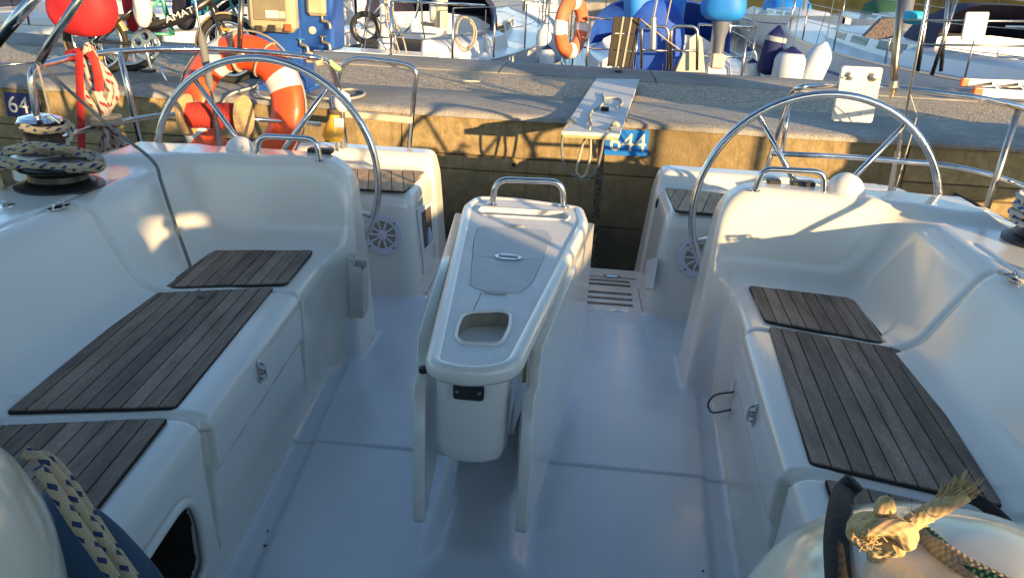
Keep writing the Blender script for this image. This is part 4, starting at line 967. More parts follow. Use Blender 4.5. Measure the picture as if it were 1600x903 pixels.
# exposed aggregate top
def gravel_mat():
    m = bpy.data.materials.new('exposed_aggregate'); m.use_nodes = True; nt = m.node_tree; N = nt.nodes; L = nt.links; b = N['Principled BSDF']; b.inputs['Roughness'].default_value = .8
    tc = N.new('ShaderNodeTexCoord'); v = N.new('ShaderNodeTexVoronoi'); v.inputs['Scale'].default_value = 62; L.new(tc.outputs['Object'], v.inputs['Vector'])
    r = N.new('ShaderNodeValToRGB'); e = r.color_ramp.elements; e[0].color = (.34, .285, .21, 1); e[1].color = (.80, .73, .60, 1); e.new(.5).color = (.58, .50, .38, 1)
    sp = N.new('ShaderNodeSeparateColor'); L.new(v.outputs['Color'], sp.inputs[0]); L.new(sp.outputs[0], r.inputs['Fac'])
    r2 = N.new('ShaderNodeValToRGB'); r2.color_ramp.elements[0].position = .25; r2.color_ramp.elements[0].color = (1, 1, 1, 1); r2.color_ramp.elements[1].position = .62; r2.color_ramp.elements[1].color = (.55, .52, .47, 1); L.new(v.outputs['Distance'], r2.inputs['Fac'])
    mx = N.new('ShaderNodeMixRGB'); mx.blend_type = 'MULTIPLY'; mx.inputs['Fac'].default_value = 1; L.new(r.outputs[0], mx.inputs['Color1']); L.new(r2.outputs[0], mx.inputs['Color2']); L.new(mx.outputs[0], b.inputs['Base Color'])
    bp = N.new('ShaderNodeBump'); bp.invert = True; bp.inputs['Strength'].default_value = 1.0; bp.inputs['Distance'].default_value = .012; L.new(v.outputs['Distance'], bp.inputs['Height']); L.new(bp.outputs[0], b.inputs['Normal'])
    return m
QZ = .683
quay = MB().box((0, 6.62, -.75), (60, 3.14, 2.84)).build('quay', gravel_mat(), None, sm=None); tag(quay, 'long concrete quay with an exposed aggregate top and smooth kerbs', None, kind='structure')
joint = mat('joint_dark', (.02, .018, .015), .9)
# kerb slabs, near and far
def kerb(y0, y1, xs, near):
    for i in range(len(xs)-1):
        b = MB(); x0, x1 = xs[i]+.006, xs[i+1]-.006; w = y1-y0
        sec = [(y0, QZ-.034), (y0-.002, QZ-.012), (y0+.010, QZ-.001), (y0+.07, QZ+.008), (y0+w*.5, QZ+.016), (y1-.05, QZ+.006), (y1, QZ-.006), (y1, QZ-.034)] if near else [(y0, QZ-.085), (y0, QZ-.004), (y0+.05, QZ+.008), (y0+w*.5, QZ+.014), (y1-.07, QZ+.006), (y1-.01, QZ-.01), (y1, QZ-.03), (y1, QZ-.085)]
        n = 14; rnd = random.Random(i+int(near)*50); rings = []
        for k in range(n+1):
            x = x0+(x1-x0)*k/n; rings.append([(x, y+(rnd.uniform(-.006, .006) if j in (0, 1, 2) and near else 0), z+rnd.uniform(-.002, .002)) for j, (y, z) in enumerate(sec)])
        b.loft(rings); b.build('kerb_slab', KERB[(i*2+int(near)) % 3], quay, 50)
kerb(4.972, 5.945, [-14, -11.2, -8.4, -5.6, -2.9, .30, 3.2, 6.0, 8.8, 11.6, 14], True)
kerb(7.275, 8.25, [-14, -11.4, -8.6, -5.9, -2.72, -.62, .80, 3.6, 6.5, 9.3, 12, 14.8], False)
# wall face: courses with recessed joints, an open joint at the berth
crnd = random.Random(11)
def course(x0, x1, z0, z1, y=5.0):
    b = MB(); pr = crnd.uniform(-.004, .004); n = 8; rings = []
    for k in range(n+1):
        x = x0+(x1-x0)*k/n; a = [crnd.uniform(-.0025, .0025) for _ in range(4)]
        rings.append([(x, y+.10, z0), (x, y+.012+pr, z0), (x, y+pr+a[0], z0+.006+a[1]), (x, y+pr+a[2], z1-.004+a[3]), (x, y+.008+pr, z1), (x, y+.10, z1)])
    b.loft(rings).build('wall_course', WALLM[crnd.randrange(3)], quay, 50)
def wall(xs, zs):
    for i in range(len(xs)-1):
        for j in range(len(zs)-1): course(xs[i]+.004, xs[i+1]-.004, zs[j]+.002, zs[j+1]-.001)
wall([-9, -7, -5.2, -3.05, -1.0, .278], [-1.1, -.45, -.10, .305, .402, .647])
wall([.316, 2.18], [-1.1, -.45, -.02, .335, .647])
wall([2.18, 4.1, 6.2, 8.5], [-1.1, -.45, -.05, .195, .328, .42, .647])
MB().box((.297, 5.09, -.2), (.05, .06, 1.9)).build('open_joint', joint, quay, sm=None)
c = at(803, 257, Y=5.0); MB().lathe([(.012, .006), (.028, .004), (.028, -.004), (.016, -.006), (.014, -.02)], 16, frame((c.x, 4.997, c.z), (0, -1, 0))).build('bolt_sleeve', WALLM[0], quay)
MB().lathe([(.015, 0), (0, .001)], 14, frame((c.x, 4.990, c.z), (0, -1, 0))).build('sleeve_hole', joint, quay)
c = at(1597, 316, Y=5.0); MB().lathe([(.022, 0), (0, .002)], 14, frame((c.x, 4.988, c.z), (0, -1, 0))).build('sleeve_hole', joint, quay)
# berth number plates
PB = mat('plate_blue', (.01, .16, .55), .4, col2=(.012, .18, .60), nscale=6); PN = mat('plate_navy', (.012, .02, .12), .4); PT = mat('plate_cream', (.72, .68, .52), .5)
def plate(q, num, m, label):
    c = sum(q, Vector())/4; W = ((q[1]-q[0]).length+(q[2]-q[3]).length)/2; H = ((q[3]-q[0]).length+(q[2]-q[1]).length)/2
    M = frame((c.x, 4.982, c.z), (0, -1, 0), (1, 0, 0)) @ Matrix.Rotation(math.radians(1.5 if num == '644' else -1), 4, 'Z')
    p = flat2d('berth_plate', [rpoly([(-W/2, -H/2), (W/2, -H/2), (W/2, H/2), (-W/2, H/2)], .004, 2)], .006, m, None, M); tag(p, label, 'sign')
    text('number', num, H*.98, PT, p, M @ Matrix.Translation((W*.03, -H*.02, .0038)), .0005, (.98, 1))
    for s in (-1, 1): MB().lathe([(.005, .003), (.004, .005), (0, .005)], 8, M @ Matrix.Translation((s*W*.43, 0, 0))).build('rivet', mat('rust', (.20, .07, .03), .7), p)
plate([at(x, y, Y=4.98) for x, y in ((947, 202), (1016, 204), (1010, 246), (944, 241))], '644', PB, 'bright blue berth plate with cream number 644 below the gangplank')
plate([at(x, y, Y=4.98) for x, y in ((7, 143), (63, 150), (61, 182), (12, 185))], '645', PN, 'dark navy berth plate with number 645 on the shaded wall')
# gangplank
gq = [at(932, 123, z=QZ+.045), at(999, 124, z=QZ+.045), at(968, 210, z=QZ+.045), at(878, 205, z=QZ+.045)]
gd = ((gq[0]+gq[1])-(gq[2]+gq[3])).normalized(); gp = MB(); dn = Vector((0, 0, -.020))
gpm = mat('plank_paint', (.60, .60, .59), .5, col2=(.48, .48, .47), nscale=9, stretch=(1, .35, 1), bump=.15, bscale=30, col3=(.56, .55, .52), n3=3)
gp.add(gq+[p+dn for p in gq], [(0, 1, 2, 3)[::-1], (4, 5, 6, 7), (0, 1, 5, 4), (1, 2, 6, 5), (2, 3, 7, 6), (3, 0, 4, 7)])
go = gp.build('gangplank', gpm, None, sm=None); tag(go, 'weathered grey painted gangplank lying across the quay edge above plate 644', 'gangplank')
ed = MB(); e3, e2 = gq[3]+dn*.5, gq[2]+dn*.5; ed.box((e3+e2)/2+Vector((0, .004, -.016)), ((e2-e3).length*.97, .014, .014), rot=Matrix.Rotation(math.atan2((e2-e3).y, (e2-e3).x), 3, 'Z')); ed.build('end_batten', mat('raw_wood', (.50, .36, .16), .7, col2=(.42, .29, .12), nscale=30), go, sm=None)


sup = MB().box(at(966, 112, z=QZ+.02)+Vector((0, .05, 0)), (.06, .22, .03)).build('plank_roller', BLACKP, go, sm=None)
zt = QZ+.052
R_WHT = rope_mat('rope_white_thin', (.62, .58, .48, 1), (.55, .50, .40, 1), .03, .5)
def on(x, y, dz=0): return at(x, y, z=zt+dz)
def hang(x, y, Y=4.40): return at(x, y, Y=Y)
o = rope([on(964, 168), on(972, 162), on(968, 155), on(955, 153), on(944, 153), on(942, 146), on(944, 158), on(938, 166), on(925, 174), on(921, 185), on(922, 200), hang(912, 222), hang(904, 250), hang(901, 268), hang(908, 277), hang(916, 270), hang(922, 245), hang(923, 215), on(923, 195, .01), on(922, 184, .012)], .0072, R_WHT, 'plank_rope', None, 7); tag(o, 'white rope looped through the plank and hanging in the middle', 'rope')
o = rope([on(892, 192), on(884, 198), hang(879, 212), hang(878, 240), hang(884, 262), hang(897, 274), hang(905, 275)], .0075, R_GREY, 'plank_rope', None, 7); tag(o, 'grey rope hanging from the left corner of the plank', 'rope')
o = rope([on(962, 197), on(950, 203), hang(944, 214), hang(938, 245), hang(931, 266), hang(918, 280), hang(907, 282), hang(902, 272)], .0075, R_GREY, 'plank_rope', None, 7); tag(o, 'grey rope hanging from the right corner of the plank', 'rope')
for px_ in ((893, 191), (961, 196)): MB().lathe([(.03, -.004), (.026, .012), (.012, .022), (0, .024)], 10, Matrix.Translation(on(*px_, -.004))).build('rope_knot', R_WHT, go)
# ---- blue service pedestal
BLU = mat('pedestal_blue', (.014, .085, .38), .35, col2=(.012, .07, .32), nscale=4, coat=.2); CLEAR = mat('meter_plastic', (.50, .42, .26), .25, col2=(.38, .31, .18), nscale=5, coat=.4)
pe = empty('service_pedestal', 'blue marina power and water pedestal with meter boxes and taps', 'pedestal', (-1.89, 5.38, QZ+.014))
def W_(o): return keep(o, pe)
W_(MB().box((-1.885, 5.40, .93), (.30, .24, .50), bev=.012).build('column', BLU, None))
W_(MB().box((-1.79, 5.42, 1.55), (.54, .27, 1.15), bev=.02).build('head', BLU, None))
W_(MB().box((-1.885, 5.40, QZ+.022), (.36, .30, .03), bev=.006).build('base_flange', BLU, None))
ma, mb_ = at(389, 0, Y=5.22), at(462, 52, Y=5.22); mz = mb_.z
W_(MB().box(((ma.x+mb_.x)/2, 5.235, mz+.32), (mb_.x-ma.x+.02, .11, .64), bev=.03).build('meter_box', CLEAR, None))
W_(MB().box(((ma.x+mb_.x)/2-.002, 5.179, mz+.33), (mb_.x-ma.x-.08, .012, .52), bev=.005).build('meter_window', mat('meter_glass', (.16, .14, .10), .12, col2=(.26, .21, .13), nscale=4, coat=.5), None))
q = at(428, 23, Y=5.17); W_(MB().box((q.x-.012, 5.170, q.z), (.085, .006, .045)).build('meter_label', mat('label_white', (.66, .62, .56), .5), None, sm=None)); W_(MB().box((q.x+.055, 5.170, q.z), (.038, .006, .042)).build('meter_label', mat('label_grey', (.48, .46, .42), .5), None, sm=None))
for k, (x, y, cc) in enumerate(((425, 45, (.03, .03, .03)), (450, 44, (.35, .10, .03)), (405, 46, (.05, .04, .03)))):
    q = at(x, y, Y=5.172); W_(MB().box((q.x, 5.171, q.z), (.05, .012, .045), bev=.004).build('fuse_block', mat('fuse_%d' % k, cc, .5), None))
q = at(495, 10, Y=5.27); W_(MB().box((q.x, 5.265, q.z+.15), (.125, .06, .42), bev=.02).build('socket_cover', CLEAR, None))
q = at(488, 48, Y=5.28); W_(MB().lathe([(.025, 0), (.024, .012), (.01, .016), (0, .016)], 16, frame((q.x, 5.29, q.z), (0, -1, 0))).build('round_button', mat('button_cream', (.62, .54, .40), .5), None))
BRASS = mat('tap_brass', (.62, .50, .28), .35, .8)
for (x, y), blue in (((512, 33), 0), ((512, 66), 0), ((478, 70), 1)):
    Yt = 5.285 if not blue else 5.28; q = at(x, y, Y=Yt)
    t_ = MB().tube(fillet([(q.x-.03, Yt+.02, q.z), (q.x-.03, Yt-.03, q.z), (q.x+.025, Yt-.045, q.z-.005), (q.x+.03, Yt-.045, q.z-.045)], .02, 4), [.010]*12, 10)
    t_.tube([(q.x-.03, Yt-.02, q.z), (q.x-.03, Yt-.02, q.z+.03)], .006, 8); o = t_.build('tap', BRASS, None, 60); W_(o)
    W_(MB().box((q.x-.022, Yt-.022, q.z+.034), (.045, .014, .010), bev=.003).build('tap_lever', mat('lever_blue', (.03, .22, .45), .4) if blue else BRASS, None))
# hoses and cable on the quay
HOSE = mat('hose_grey', (.30, .30, .28), .6); CABW = mat('cable_white', (.60, .56, .48), .6)
o = rope([at(x, y, z=QZ+.028) for x, y in ((470, 146), (495, 153), (540, 155), (566, 150), (568, 144), (550, 140), (525, 142))], .010, HOSE, 'hose', None, 6); tag(o, 'grey water hose lying in a loop on the kerb beside the blue pedestal', 'hose')
o = rope([at(x, y, z=QZ+.03) for x, y in ((405, 129), (398, 136), (380, 141), (362, 147)) ]+[at(350, 158, Y=4.93), at(346, 175, Y=4.90)], .008, CABW, 'power_cable', None, 6); tag(o, 'white power cable running over the quay edge below the bicycle wheel', 'cable')
o = rope([at(x, y, z=QZ+.03) for x, y in ((404, 131), (402, 143), (408, 151), (430, 154), (455, 150), (470, 140), (468, 130), (455, 128))], .008, CABW, 'power_cable', None, 6); tag(o, 'white power cable curled at the foot of the blue pedestal', 'cable')
MB().box(at(735, 127, z=QZ+.004), (.16, .02, .012), rot=Matrix.Rotation(.12, 3, 'Z')).build('scrap_strip', mat('scrap', (.45, .42, .38), .5), None, sm=None)
tag(bpy.data.objects['scrap_strip'], 'small flat pale strip lying on the gravel of the quay', 'scrap')
# orange tipped ladder lying on the quay at right
ld = empty('aluminium_ladder', 'aluminium ladder with orange end caps lying on the quay', 'ladder', at(1560, 135, z=QZ))
OR = mat('cap_orange', (.78, .13, .03), .5); ALU = mat('aluminium', (.62, .61, .58), .35, .9)
for (x0, y0), (x1, y1) in (((1503, 129), (1640, 133)), ((1522, 144), (1660, 152))):
    a, b = at(x0, y0, z=QZ+.09), at(x1, y1, z=QZ+.09); d = (b-a).normalized()
    rot = Matrix.Rotation(math.atan2(d.y, d.x), 3, 'Z')
    keep(MB().box((a+b)/2, ((b-a).length, .03, .075), rot=rot, bev=.004).build('side_rail', ALU, None), ld)
    keep(MB().box(a+d*.03, (.09, .036, .081), rot=rot, bev=.012).build('end_cap', OR, None), ld)
for t in (.35, .65, .95):
    a = at(1503, 129, z=QZ+.09).lerp(at(1640, 133, z=QZ+.09), t); b = at(1522, 144, z=QZ+.09).lerp(at(1660, 152, z=QZ+.09), t); keep(MB().tube([a, b], .016, 8).build('rung', ALU, None), ld)
MB().box(at(1575, 135, z=QZ+.05)+Vector((.2, 0, 0)), (.5, .28, .02)).build('rung_board', mat('board_brown', (.20, .09, .05), .6), ld, sm=None).matrix_parent_inverse = ld.matrix_world.inverted()
# dark struts below the right coaming, between hull and quay
o = MB().tube([at(1489, 306, Y=4.6), at(1600, 362, Y=4.3)], .022, 8).tube([at(1495, 318, Y=4.6), at(1588, 368, Y=4.3)], .018, 8).tube([at(1500, 318, Y=4.62), at(1502, 345, Y=4.62)], .014, 8).build('gangway_bracket', mat('bracket_black', (.02, .02, .022), .5), None); tag(o, 'black metal strut frame between the stern quarter and the quay wall', 'bracket')
o = MB().tube([at(230, 238, Y=4.6), at(300, 232, Y=4.6)], .02, 8).lathe([(.03, -.04), (.04, 0), (.03, .04)], 12, frame(at(280, 230, Y=4.6), (0, 0, 1))).build('gangway_bracket', MATS['bracket_black'], None); tag(o, 'black metal bar with a round knob behind the lifebuoy', 'bracket')
# ------------------------------------------------------------------ bicycles on the quay
TYRE = mat('bike_tyre', (.025, .024, .022), .8); TYREC = mat('bike_tyre_cream', (.42, .34, .20), .7); CHROME = mat('bike_chrome', (.72, .70, .66), .2, 1.0)
def bicycle(label, rear, frnt, r, fm, tyre, base_y, mud=None, letters=None, ring=True, lean=.02):
    """rear, frnt: wheel hubs as (x, z) in the plane y=base_y"""
    t = empty('bicycle', label, 'bicycle', ((rear[0]+frnt[0])/2, base_y, rear[1]-r-.02))
    o = Vector(((rear[0]+frnt[0])/2, base_y, rear[1]-r-.02))
    def Q(x, z, y=0): return Vector((x, base_y+y, z))-o
    for h, nm in ((rear, 'rear_wheel'), (frnt, 'front_wheel')):
        c = Q(*h)
        wl_ = MB().tube([c+Vector((r*math.cos(a), 0, r*math.sin(a))) for a in np.linspace(0, 2*PI, 41)[:-1]], .021, 10, closed=True).build(nm, tyre, t, 180)
        MB().tube([c+Vector(((r-.032)*math.cos(a), 0, (r-.032)*math.sin(a))) for a in np.linspace(0, 2*PI, 41)[:-1]], .012, 8, closed=True, flat=.6).build('rim', CHROME, wl_, 180)
        sp = MB()
        for k in range(24):
            a = 2*PI*k/24; e = .16 if k % 2 else -.16; sp.tube([c+Vector((.02*math.cos(a+e*5), .012 if k % 2 else -.012, .02*math.sin(a+e*5))), c+Vector(((r-.03)*math.cos(a), 0, (r-.03)*math.sin(a)))], .0016, 4)
        sp.build('spokes', CHROME, wl_); MB().tube([c+Vector((0, -.045, 0)), c+Vector((0, .045, 0))], .017, 10).build('hub', CHROME, wl_)
        if mud:
            rr = r+.032; m_ = MB(); rings = []
            for a in np.linspace(math.radians(20 if nm == 'rear_wheel' else 35), math.radians(215 if nm == 'rear_wheel' else 190), 26):
                rings.append([c+Vector(((rr+q)*math.cos(a), w, (rr+q)*math.sin(a))) for w, q in ((-.028, -.010), (-.018, .002), (.018, .002), (.028, -.010), (.018, -.002), (-.018, -.002))])
            m_.loft(rings).build('mudguard', mud, t, 40)
    bb = Vector((rear[0]+(frnt[0]-rear[0])*.40, rear[1]+.0)); seat = Vector((bb.x-.10, rear[1]+.48)); hd = Vector((frnt[0]-.13, frnt[1]+.42)); hd2 = Vector((frnt[0]-.10, frnt[1]+.30))
    MB().tube([Q(bb.x, bb.y), Q(seat.x, seat.y)], .018, 10).build('seat_tube', fm, t, 180)
    MB().tube([Q(bb.x-.02, bb.y+.10), Q((bb.x+hd2.x)/2, (bb.y+.06+hd2.y)/2-.0), Q(hd2.x, hd2.y+.03)], [.034, .032, .030], 12).build('main_tube', fm, t, 180)
    MB().tube([Q(hd.x, hd.y+.10), Q(hd2.x, hd2.y-.03)], .022, 10).build('head_tube', fm, t, 180)
    for s in (-.045, .045):
        MB().tube([Q(bb.x, bb.y, s*.5), Q(rear[0], rear[1], s)], .010, 8).build('chain_stay', fm, t, 180)
        MB().tube([Q(seat.x+.06, seat.y-.22, s*.4), Q(rear[0], rear[1], s)], .009, 8).build('seat_stay', fm, t, 180)
        MB().tube([Q(hd2.x, hd2.y-.02, s*.8), Q(frnt[0]-.03, frnt[1]+.10, s), Q(frnt[0], frnt[1], s)], .012, 8).build('fork_blade', fm, t, 180)
    MB().tube([Q(seat.x, seat.y), Q(seat.x-.03, seat.y+.22)], .014, 8).build('seat_post', CHROME, t, 180)
    MB().loft([[Q(seat.x-.03+dx+0, seat.y+.24+h*math.sin(a), w*math.cos(a)) for a in np.linspace(0, 2*PI, 13)[:-1]] for dx, w, h in ((-.13, .06, .03), (-.08, .085, .04), (.0, .06, .035), (.09, .025, .02), (.13, .012, .012))]).build('saddle', BLACKP, t, 60)
    MB().tube([Q(hd.x, hd.y+.08), Q(hd.x-.05, hd.y+.42)], .014, 8).build('stem', CHROME, t, 180)
    MB().tube(fillet([Q(hd.x-.10, hd.y+.46, -.28), Q(hd.x-.04, hd.y+.43, -.10), Q(hd.x-.04, hd.y+.43, .10), Q(hd.x-.10, hd.y+.46, .28)], .06), .012, 8).build('handlebar', BLACKP, t, 180)
    if ring:
        M = Matrix.Translation(Q(bb.x, bb.y, -.05)) @ Matrix.Rotation(PI/2, 4, 'X')
        loops = [circ(.098, 40)]+[circ(.026, 14, (.058*math.cos(a), .058*math.sin(a))) for a in np.linspace(.3, .3+2*PI, 6)[:-1]]
        cr = flat2d('chainring', loops, .008, CHROME, t, M, .001)
        MB().tube([Q(bb.x, bb.y, -.054+.002) + Vector((.101*math.cos(a), 0, .101*math.sin(a))) for a in np.linspace(0, 2*PI, 41)[:-1]], .005, 6, closed=True).build('chain_guard', CHROME, cr, 180)
        for sg in (1, -1):
            y_ = -.075*sg; e = Vector((bb.x+sg*.03, bb.y-sg*.165)); MB().tube([Q(bb.x, bb.y, y_), Q(e.x, e.y, y_)], [.013, .010], 8, flat=.7).build('crank', CHROME, t, 60)
            MB().box(Q(e.x, e.y, y_-.045*sg), (.085, .07, .022), bev=.004).build('pedal', BLACKP, t)
        MB().tube([Q(bb.x+.02, bb.y-.04, -.02), Q(bb.x+.17, rear[1]-r-.02, -.14)], .009, 8).build('kickstand', CHROME, t, 180)
    MB().box(Q(frnt[0]-.01, frnt[1]+r*.62, -.03), (.075, .012, .018), bev=.003).build('reflector', mat('reflector_orange', (.85, .28, .03), .3), t)
    MB().box(Q(rear[0]+.02, rear[1]-r*.45, -.02), (.03, .012, .055), bev=.003).build('reflector', MATS['reflector_orange'], t)
    if letters:
        a = Vector((bb.x+.02, bb.y+.14)); b = Vector((hd2.x, hd2.y+.02)); c = Q((a.x+b.x)/2+.01, (a.y+b.y)/2-.02, -.036); an = math.atan2(b.y-a.y, b.x-a.x)
        M = Matrix.Translation(c) @ Matrix.Rotation(-an, 4, 'Y') @ Matrix.Rotation(PI/2, 4, 'X'); text('lettering', letters, .062, mat('letter_white', (.75, .73, .68), .5), t, M, .002, (1.35, 1))
    return t
Yb = 5.48
def XZ(x, y, Y): q = at(x, y, Y=Y); return (q.x, q.z)
rr_, rf = XZ(153, 74, Yb), XZ(360, 88, Yb); zr = QZ+.016+.232; 
bicycle('black folding bicycle with lettering and cream mudguards on the quay', (rr_[0], zr), (rf[0], zr), .212, mat('bike_black', (.02, .02, .022), .35, coat=.4), TYRE, Yb, TYREC, 'AMAT')
Yb2 = 5.85; r2_, f2 = XZ(196, 70, Yb2), XZ(388, 85, Yb2)
bicycle('teal framed bicycle with black tyres standing behind the black folding one', (r2_[0], QZ+.29), (f2[0], QZ+.29), .27, mat('bike_teal', (.05, .34, .26), .35, coat=.4), TYRE, Yb2, None, None, False)
# red bag, blue and navy bags on the bicycles
def blob(name, c, r, m, label, cat, e=.75, rough=.1, seed=0):
    b = pod((0, 0, 0), r, e, 28, 18); rnd = random.Random(seed); ph = [rnd.uniform(0, 6) for _ in range(6)]
    for v in b.v:
        k = 1+rough*(.5*math.sin(9*v.x/r[0]*.5+ph[0])+.5*math.sin(7*v.z/r[2]*.6+ph[1]+3*v.x/r[0])+.35*math.sin(11*v.y/r[1]*.5+ph[2])); v.x *= k; v.y *= k
    o = b.build(name, m, None, 180); o.location = c; return tag(o, label, cat)
REDB = mat('red_fabric', (.62, .02, .025), .7, col2=(.50, .015, .02), nscale=7, bump=.3, bscale=16)
c = at(128, 8, Y=5.15); blob('red_bag', c, (.225, .12, .20), REDB, 'round red fabric bag hanging over the rear wheel of the bicycle', 'bag', .8, .07, 2)
c = at(204, 12, Y=5.7); blob('red_bag', c, (.05, .06, .17), REDB, 'narrow red bag squeezed behind the bicycle seat tube', 'bag', .8, .1, 3)
c = at(222, 8, Y=5.45); blob('plastic_bag', c, (.06, .07, .15), mat('bag_white', (.70, .70, .68), .4), 'white plastic bag tied below the bicycle saddle', 'bag', .8, .15, 4)
c = at(288, 14, Y=5.75); blob('fabric_bag', c, (.07, .08, .15), mat('bag_navy', (.012, .014, .03), .8), 'black fabric bag hanging between the two bicycles', 'bag', .7, .12, 5)
c = at(311, 4, Y=5.62); blob('fabric_bag', c, (.045, .06, .09), mat('bag_cyan', (.02, .25, .50), .6), 'bright blue bag end on the bicycle frame', 'bag', .7, .12, 6)
# ------------------------------------------------------------------ yachts on the far side of the quay
HW = mat('hull_white', (.74, .75, .76), .3, col2=(.68, .69, .70), nscale=1.2, coat=.3); HB = mat('hull_blue_stripe', (.02, .05, .28), .35); WIN = mat('yacht_window', (.02, .022, .028), .1)
NAVY = mat('canvas_dark_navy', (.02, .02, .06), .85, col2=(.03, .03, .07), nscale=12); ROYAL = mat('canvas_royal', (.012, .07, .40), .7, col2=(.015, .09, .48), nscale=6, bump=.3, bscale=9)
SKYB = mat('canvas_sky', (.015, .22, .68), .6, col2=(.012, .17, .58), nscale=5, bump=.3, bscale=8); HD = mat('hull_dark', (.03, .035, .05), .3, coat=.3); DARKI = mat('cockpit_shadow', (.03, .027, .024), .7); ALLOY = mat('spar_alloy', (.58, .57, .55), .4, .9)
def yacht(label, stern, bow, beam, fb=1.25, hullm=HW, stripe=HB, topm=None, full=True, hood=None, group=None, sfull=.74, cabh=.42, wheel_=False, rails=True, boom=True):
    S = Vector((stern[0], stern[1], WZ)); D = Vector((bow[0]-stern[0], bow[1]-stern[1], 0)); Ln = D.length; ang = math.atan2(D.y, D.x)
    t = empty('yacht', label, 'yacht', S, group, ang)
    def hb(u):
        return beam/2*(sfull+(1-sfull)*math.sin(min(u/.42, 1)*PI/2)) if u < .42 else beam/2*max(0.012, (1-((u-.42)/.58)**2.1))**.8
    def sh(u): return fb*(1+.22*u*u-.04*math.sin(PI*u))
    us = [i/22 for i in range(23)]
    rings = []
    for u in us:
        b = hb(u); s = sh(u); x = u*Ln+(.0 if u < .9 else 0)
        def X(k): return x+(k*.35 if u > .9 else 0)*(u-.9)*5-(1-k)*.55*(u > .93)*(u-.93)*10*.3
        rings.append([(X(1), b, s), (X(.9), b*.985, s*.72), (X(.6), b*.90, s*.30), (X(.3), b*.70, -.12), (X(.1), 0, -.45), (X(.3), -b*.70, -.12), (X(.6), -b*.90, s*.30), (X(.9), -b*.985, s*.72), (X(1), -b, s)])
    h = MB().loft(rings, closed=False, cap=False); h.f.append(tuple(range(8, -1, -1))); h.uv += [(0, 0)]*9
    h.build('hull', hullm, t, 50)
    dk = MB(); dk.loft([[(u*Ln, b_*hb(u), sh(u)-.01+.05*(1-b_*b_)) for b_ in (1, .5, 0, -.5, -1)] for u in us], closed=False, cap=False); dk.build('deck', topm or HW, t, 50)
    for s in (-1, 1):
        MB().tube([(u*Ln, s*(hb(u)-.012), sh(u)+.02) for u in us], .022, 6, flat=1.4).build('toe_rail', ALLOY if stripe is HB else stripe, t, 60)
        MB().tube([(u*Ln, s*(hb(u)*.992+.004), sh(u)*.80) for u in us], .02, 6, flat=1.2).build('stripe', stripe, t, 60)
    # cabin trunk
    c0, c1 = .33, .74; cr = []
    for u in np.linspace(c0, c1, 9):
        k = (u-c0)/(c1-c0); hh = cabh*(1-.45*k)*(1 if k < .999 else .25); wd = hb(u)*.62*(1-.15*k); z = sh(u)
        cr.append([(u*Ln, wd, z-.02), (u*Ln+.0, wd*.92, z+hh*.72), (u*Ln, wd*.70, z+hh*.95), (u*Ln, 0, z+hh*1.05), (u*Ln, -wd*.70, z+hh*.95), (u*Ln, -wd*.92, z+hh*.72), (u*Ln, -wd, z-.02)])
    cb = MB().loft(cr); cb.build('cabin', topm or HW, t, 50)
    for s in (-1, 1):
        for u0, u1 in ((.37, .46), (.50, .57), (.60, .65)):
            q = []
            for u, f in ((u0, .30), (u1, .30), (u1, .62), (u0, .62)):
                k = (u-c0)/(c1-c0); hh = cabh*(1-.45*k); wd = hb(u)*.62*(1-.15*k); q.append(Vector((u*Ln, s*(wd*(1-.08*f/.72)+.006), sh(u)-.02+(hh*.72+.02)*f/.72)))
            n = Vector((0, s, .1)).normalized()*.012; b = MB(); b.add(q+[p-n for p in q], [(0, 1, 2, 3) if s > 0 else (3, 2, 1, 0), (0, 4, 5, 1), (1, 5, 6, 2), (2, 6, 7, 3), (3, 7, 4, 0)]); b.build('window', WIN, t, sm=None)
    # cockpit: dark well between coamings
    for s in (-1, 1):
        MB().loft([[(u*Ln, s*hb(u)*w, sh(u)+z) for w, z in ((.48, -.02), (.50, .24), (.58, .27), (.72, .18), (.76, -.01))] for u in (.05, .12, .2, .3, .335)]).build('coaming', topm or HW, t, 45)
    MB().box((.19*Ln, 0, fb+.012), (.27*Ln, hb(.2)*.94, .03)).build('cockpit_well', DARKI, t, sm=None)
    MB().box((.025*Ln, 0, fb+.05), (.05*Ln, hb(0)*1.5, .12), bev=.02).build('aft_deck', topm or HW, t)
    if rails:
        for s in (-1, 1):
            tops = []
            for u in (.0, .14, .30, .46, .62, .78, .92):
                p = Vector((u*Ln+.04, s*(hb(u)-.06), sh(u))); tops.append(p+Vector((0, 0, .62))); MB().tube([p, p+Vector((0, 0, .62))], .013, 6).build('stanchion', STEELD, t, 180)
            for z in (0, -.28): MB().tube([p+Vector((0, 0, z)) for p in tops], .006, 5).build('lifeline', STEELD, t, 180)
            MB().tube([(.10*Ln, s*(hb(.1)-.05), sh(.1)+.64), (.015*Ln, s*(hb(0)-.05), fb+.66), (.0, s*hb(0)*.35, fb+.66)], .014, 8).build('pushpit', STEEL, t, 180)
            MB().tube([(.10*Ln, s*(hb(.1)-.05), sh(.1)+.32), (.015*Ln, s*(hb(0)-.05), fb+.34), (.0, s*hb(0)*.35, fb+.34)], .012, 8).build('pushpit', STEEL, t, 180)
            MB().tube([(.0, s*hb(0)*.35, fb), (.0, s*hb(0)*.35, fb+.66)], .013, 8).build('pushpit_post', STEEL, t, 180)
        MB().tube([(.93*Ln, hb(.93), sh(.93)+.6), (1.0*Ln, .05, sh(1)+.64), (1.0*Ln, -.05, sh(1)+.64), (.93*Ln, -hb(.93), sh(.93)+.6)], .014, 8).build('pulpit', STEEL, t, 180)
    zc = sh(.55)+cabh*.7
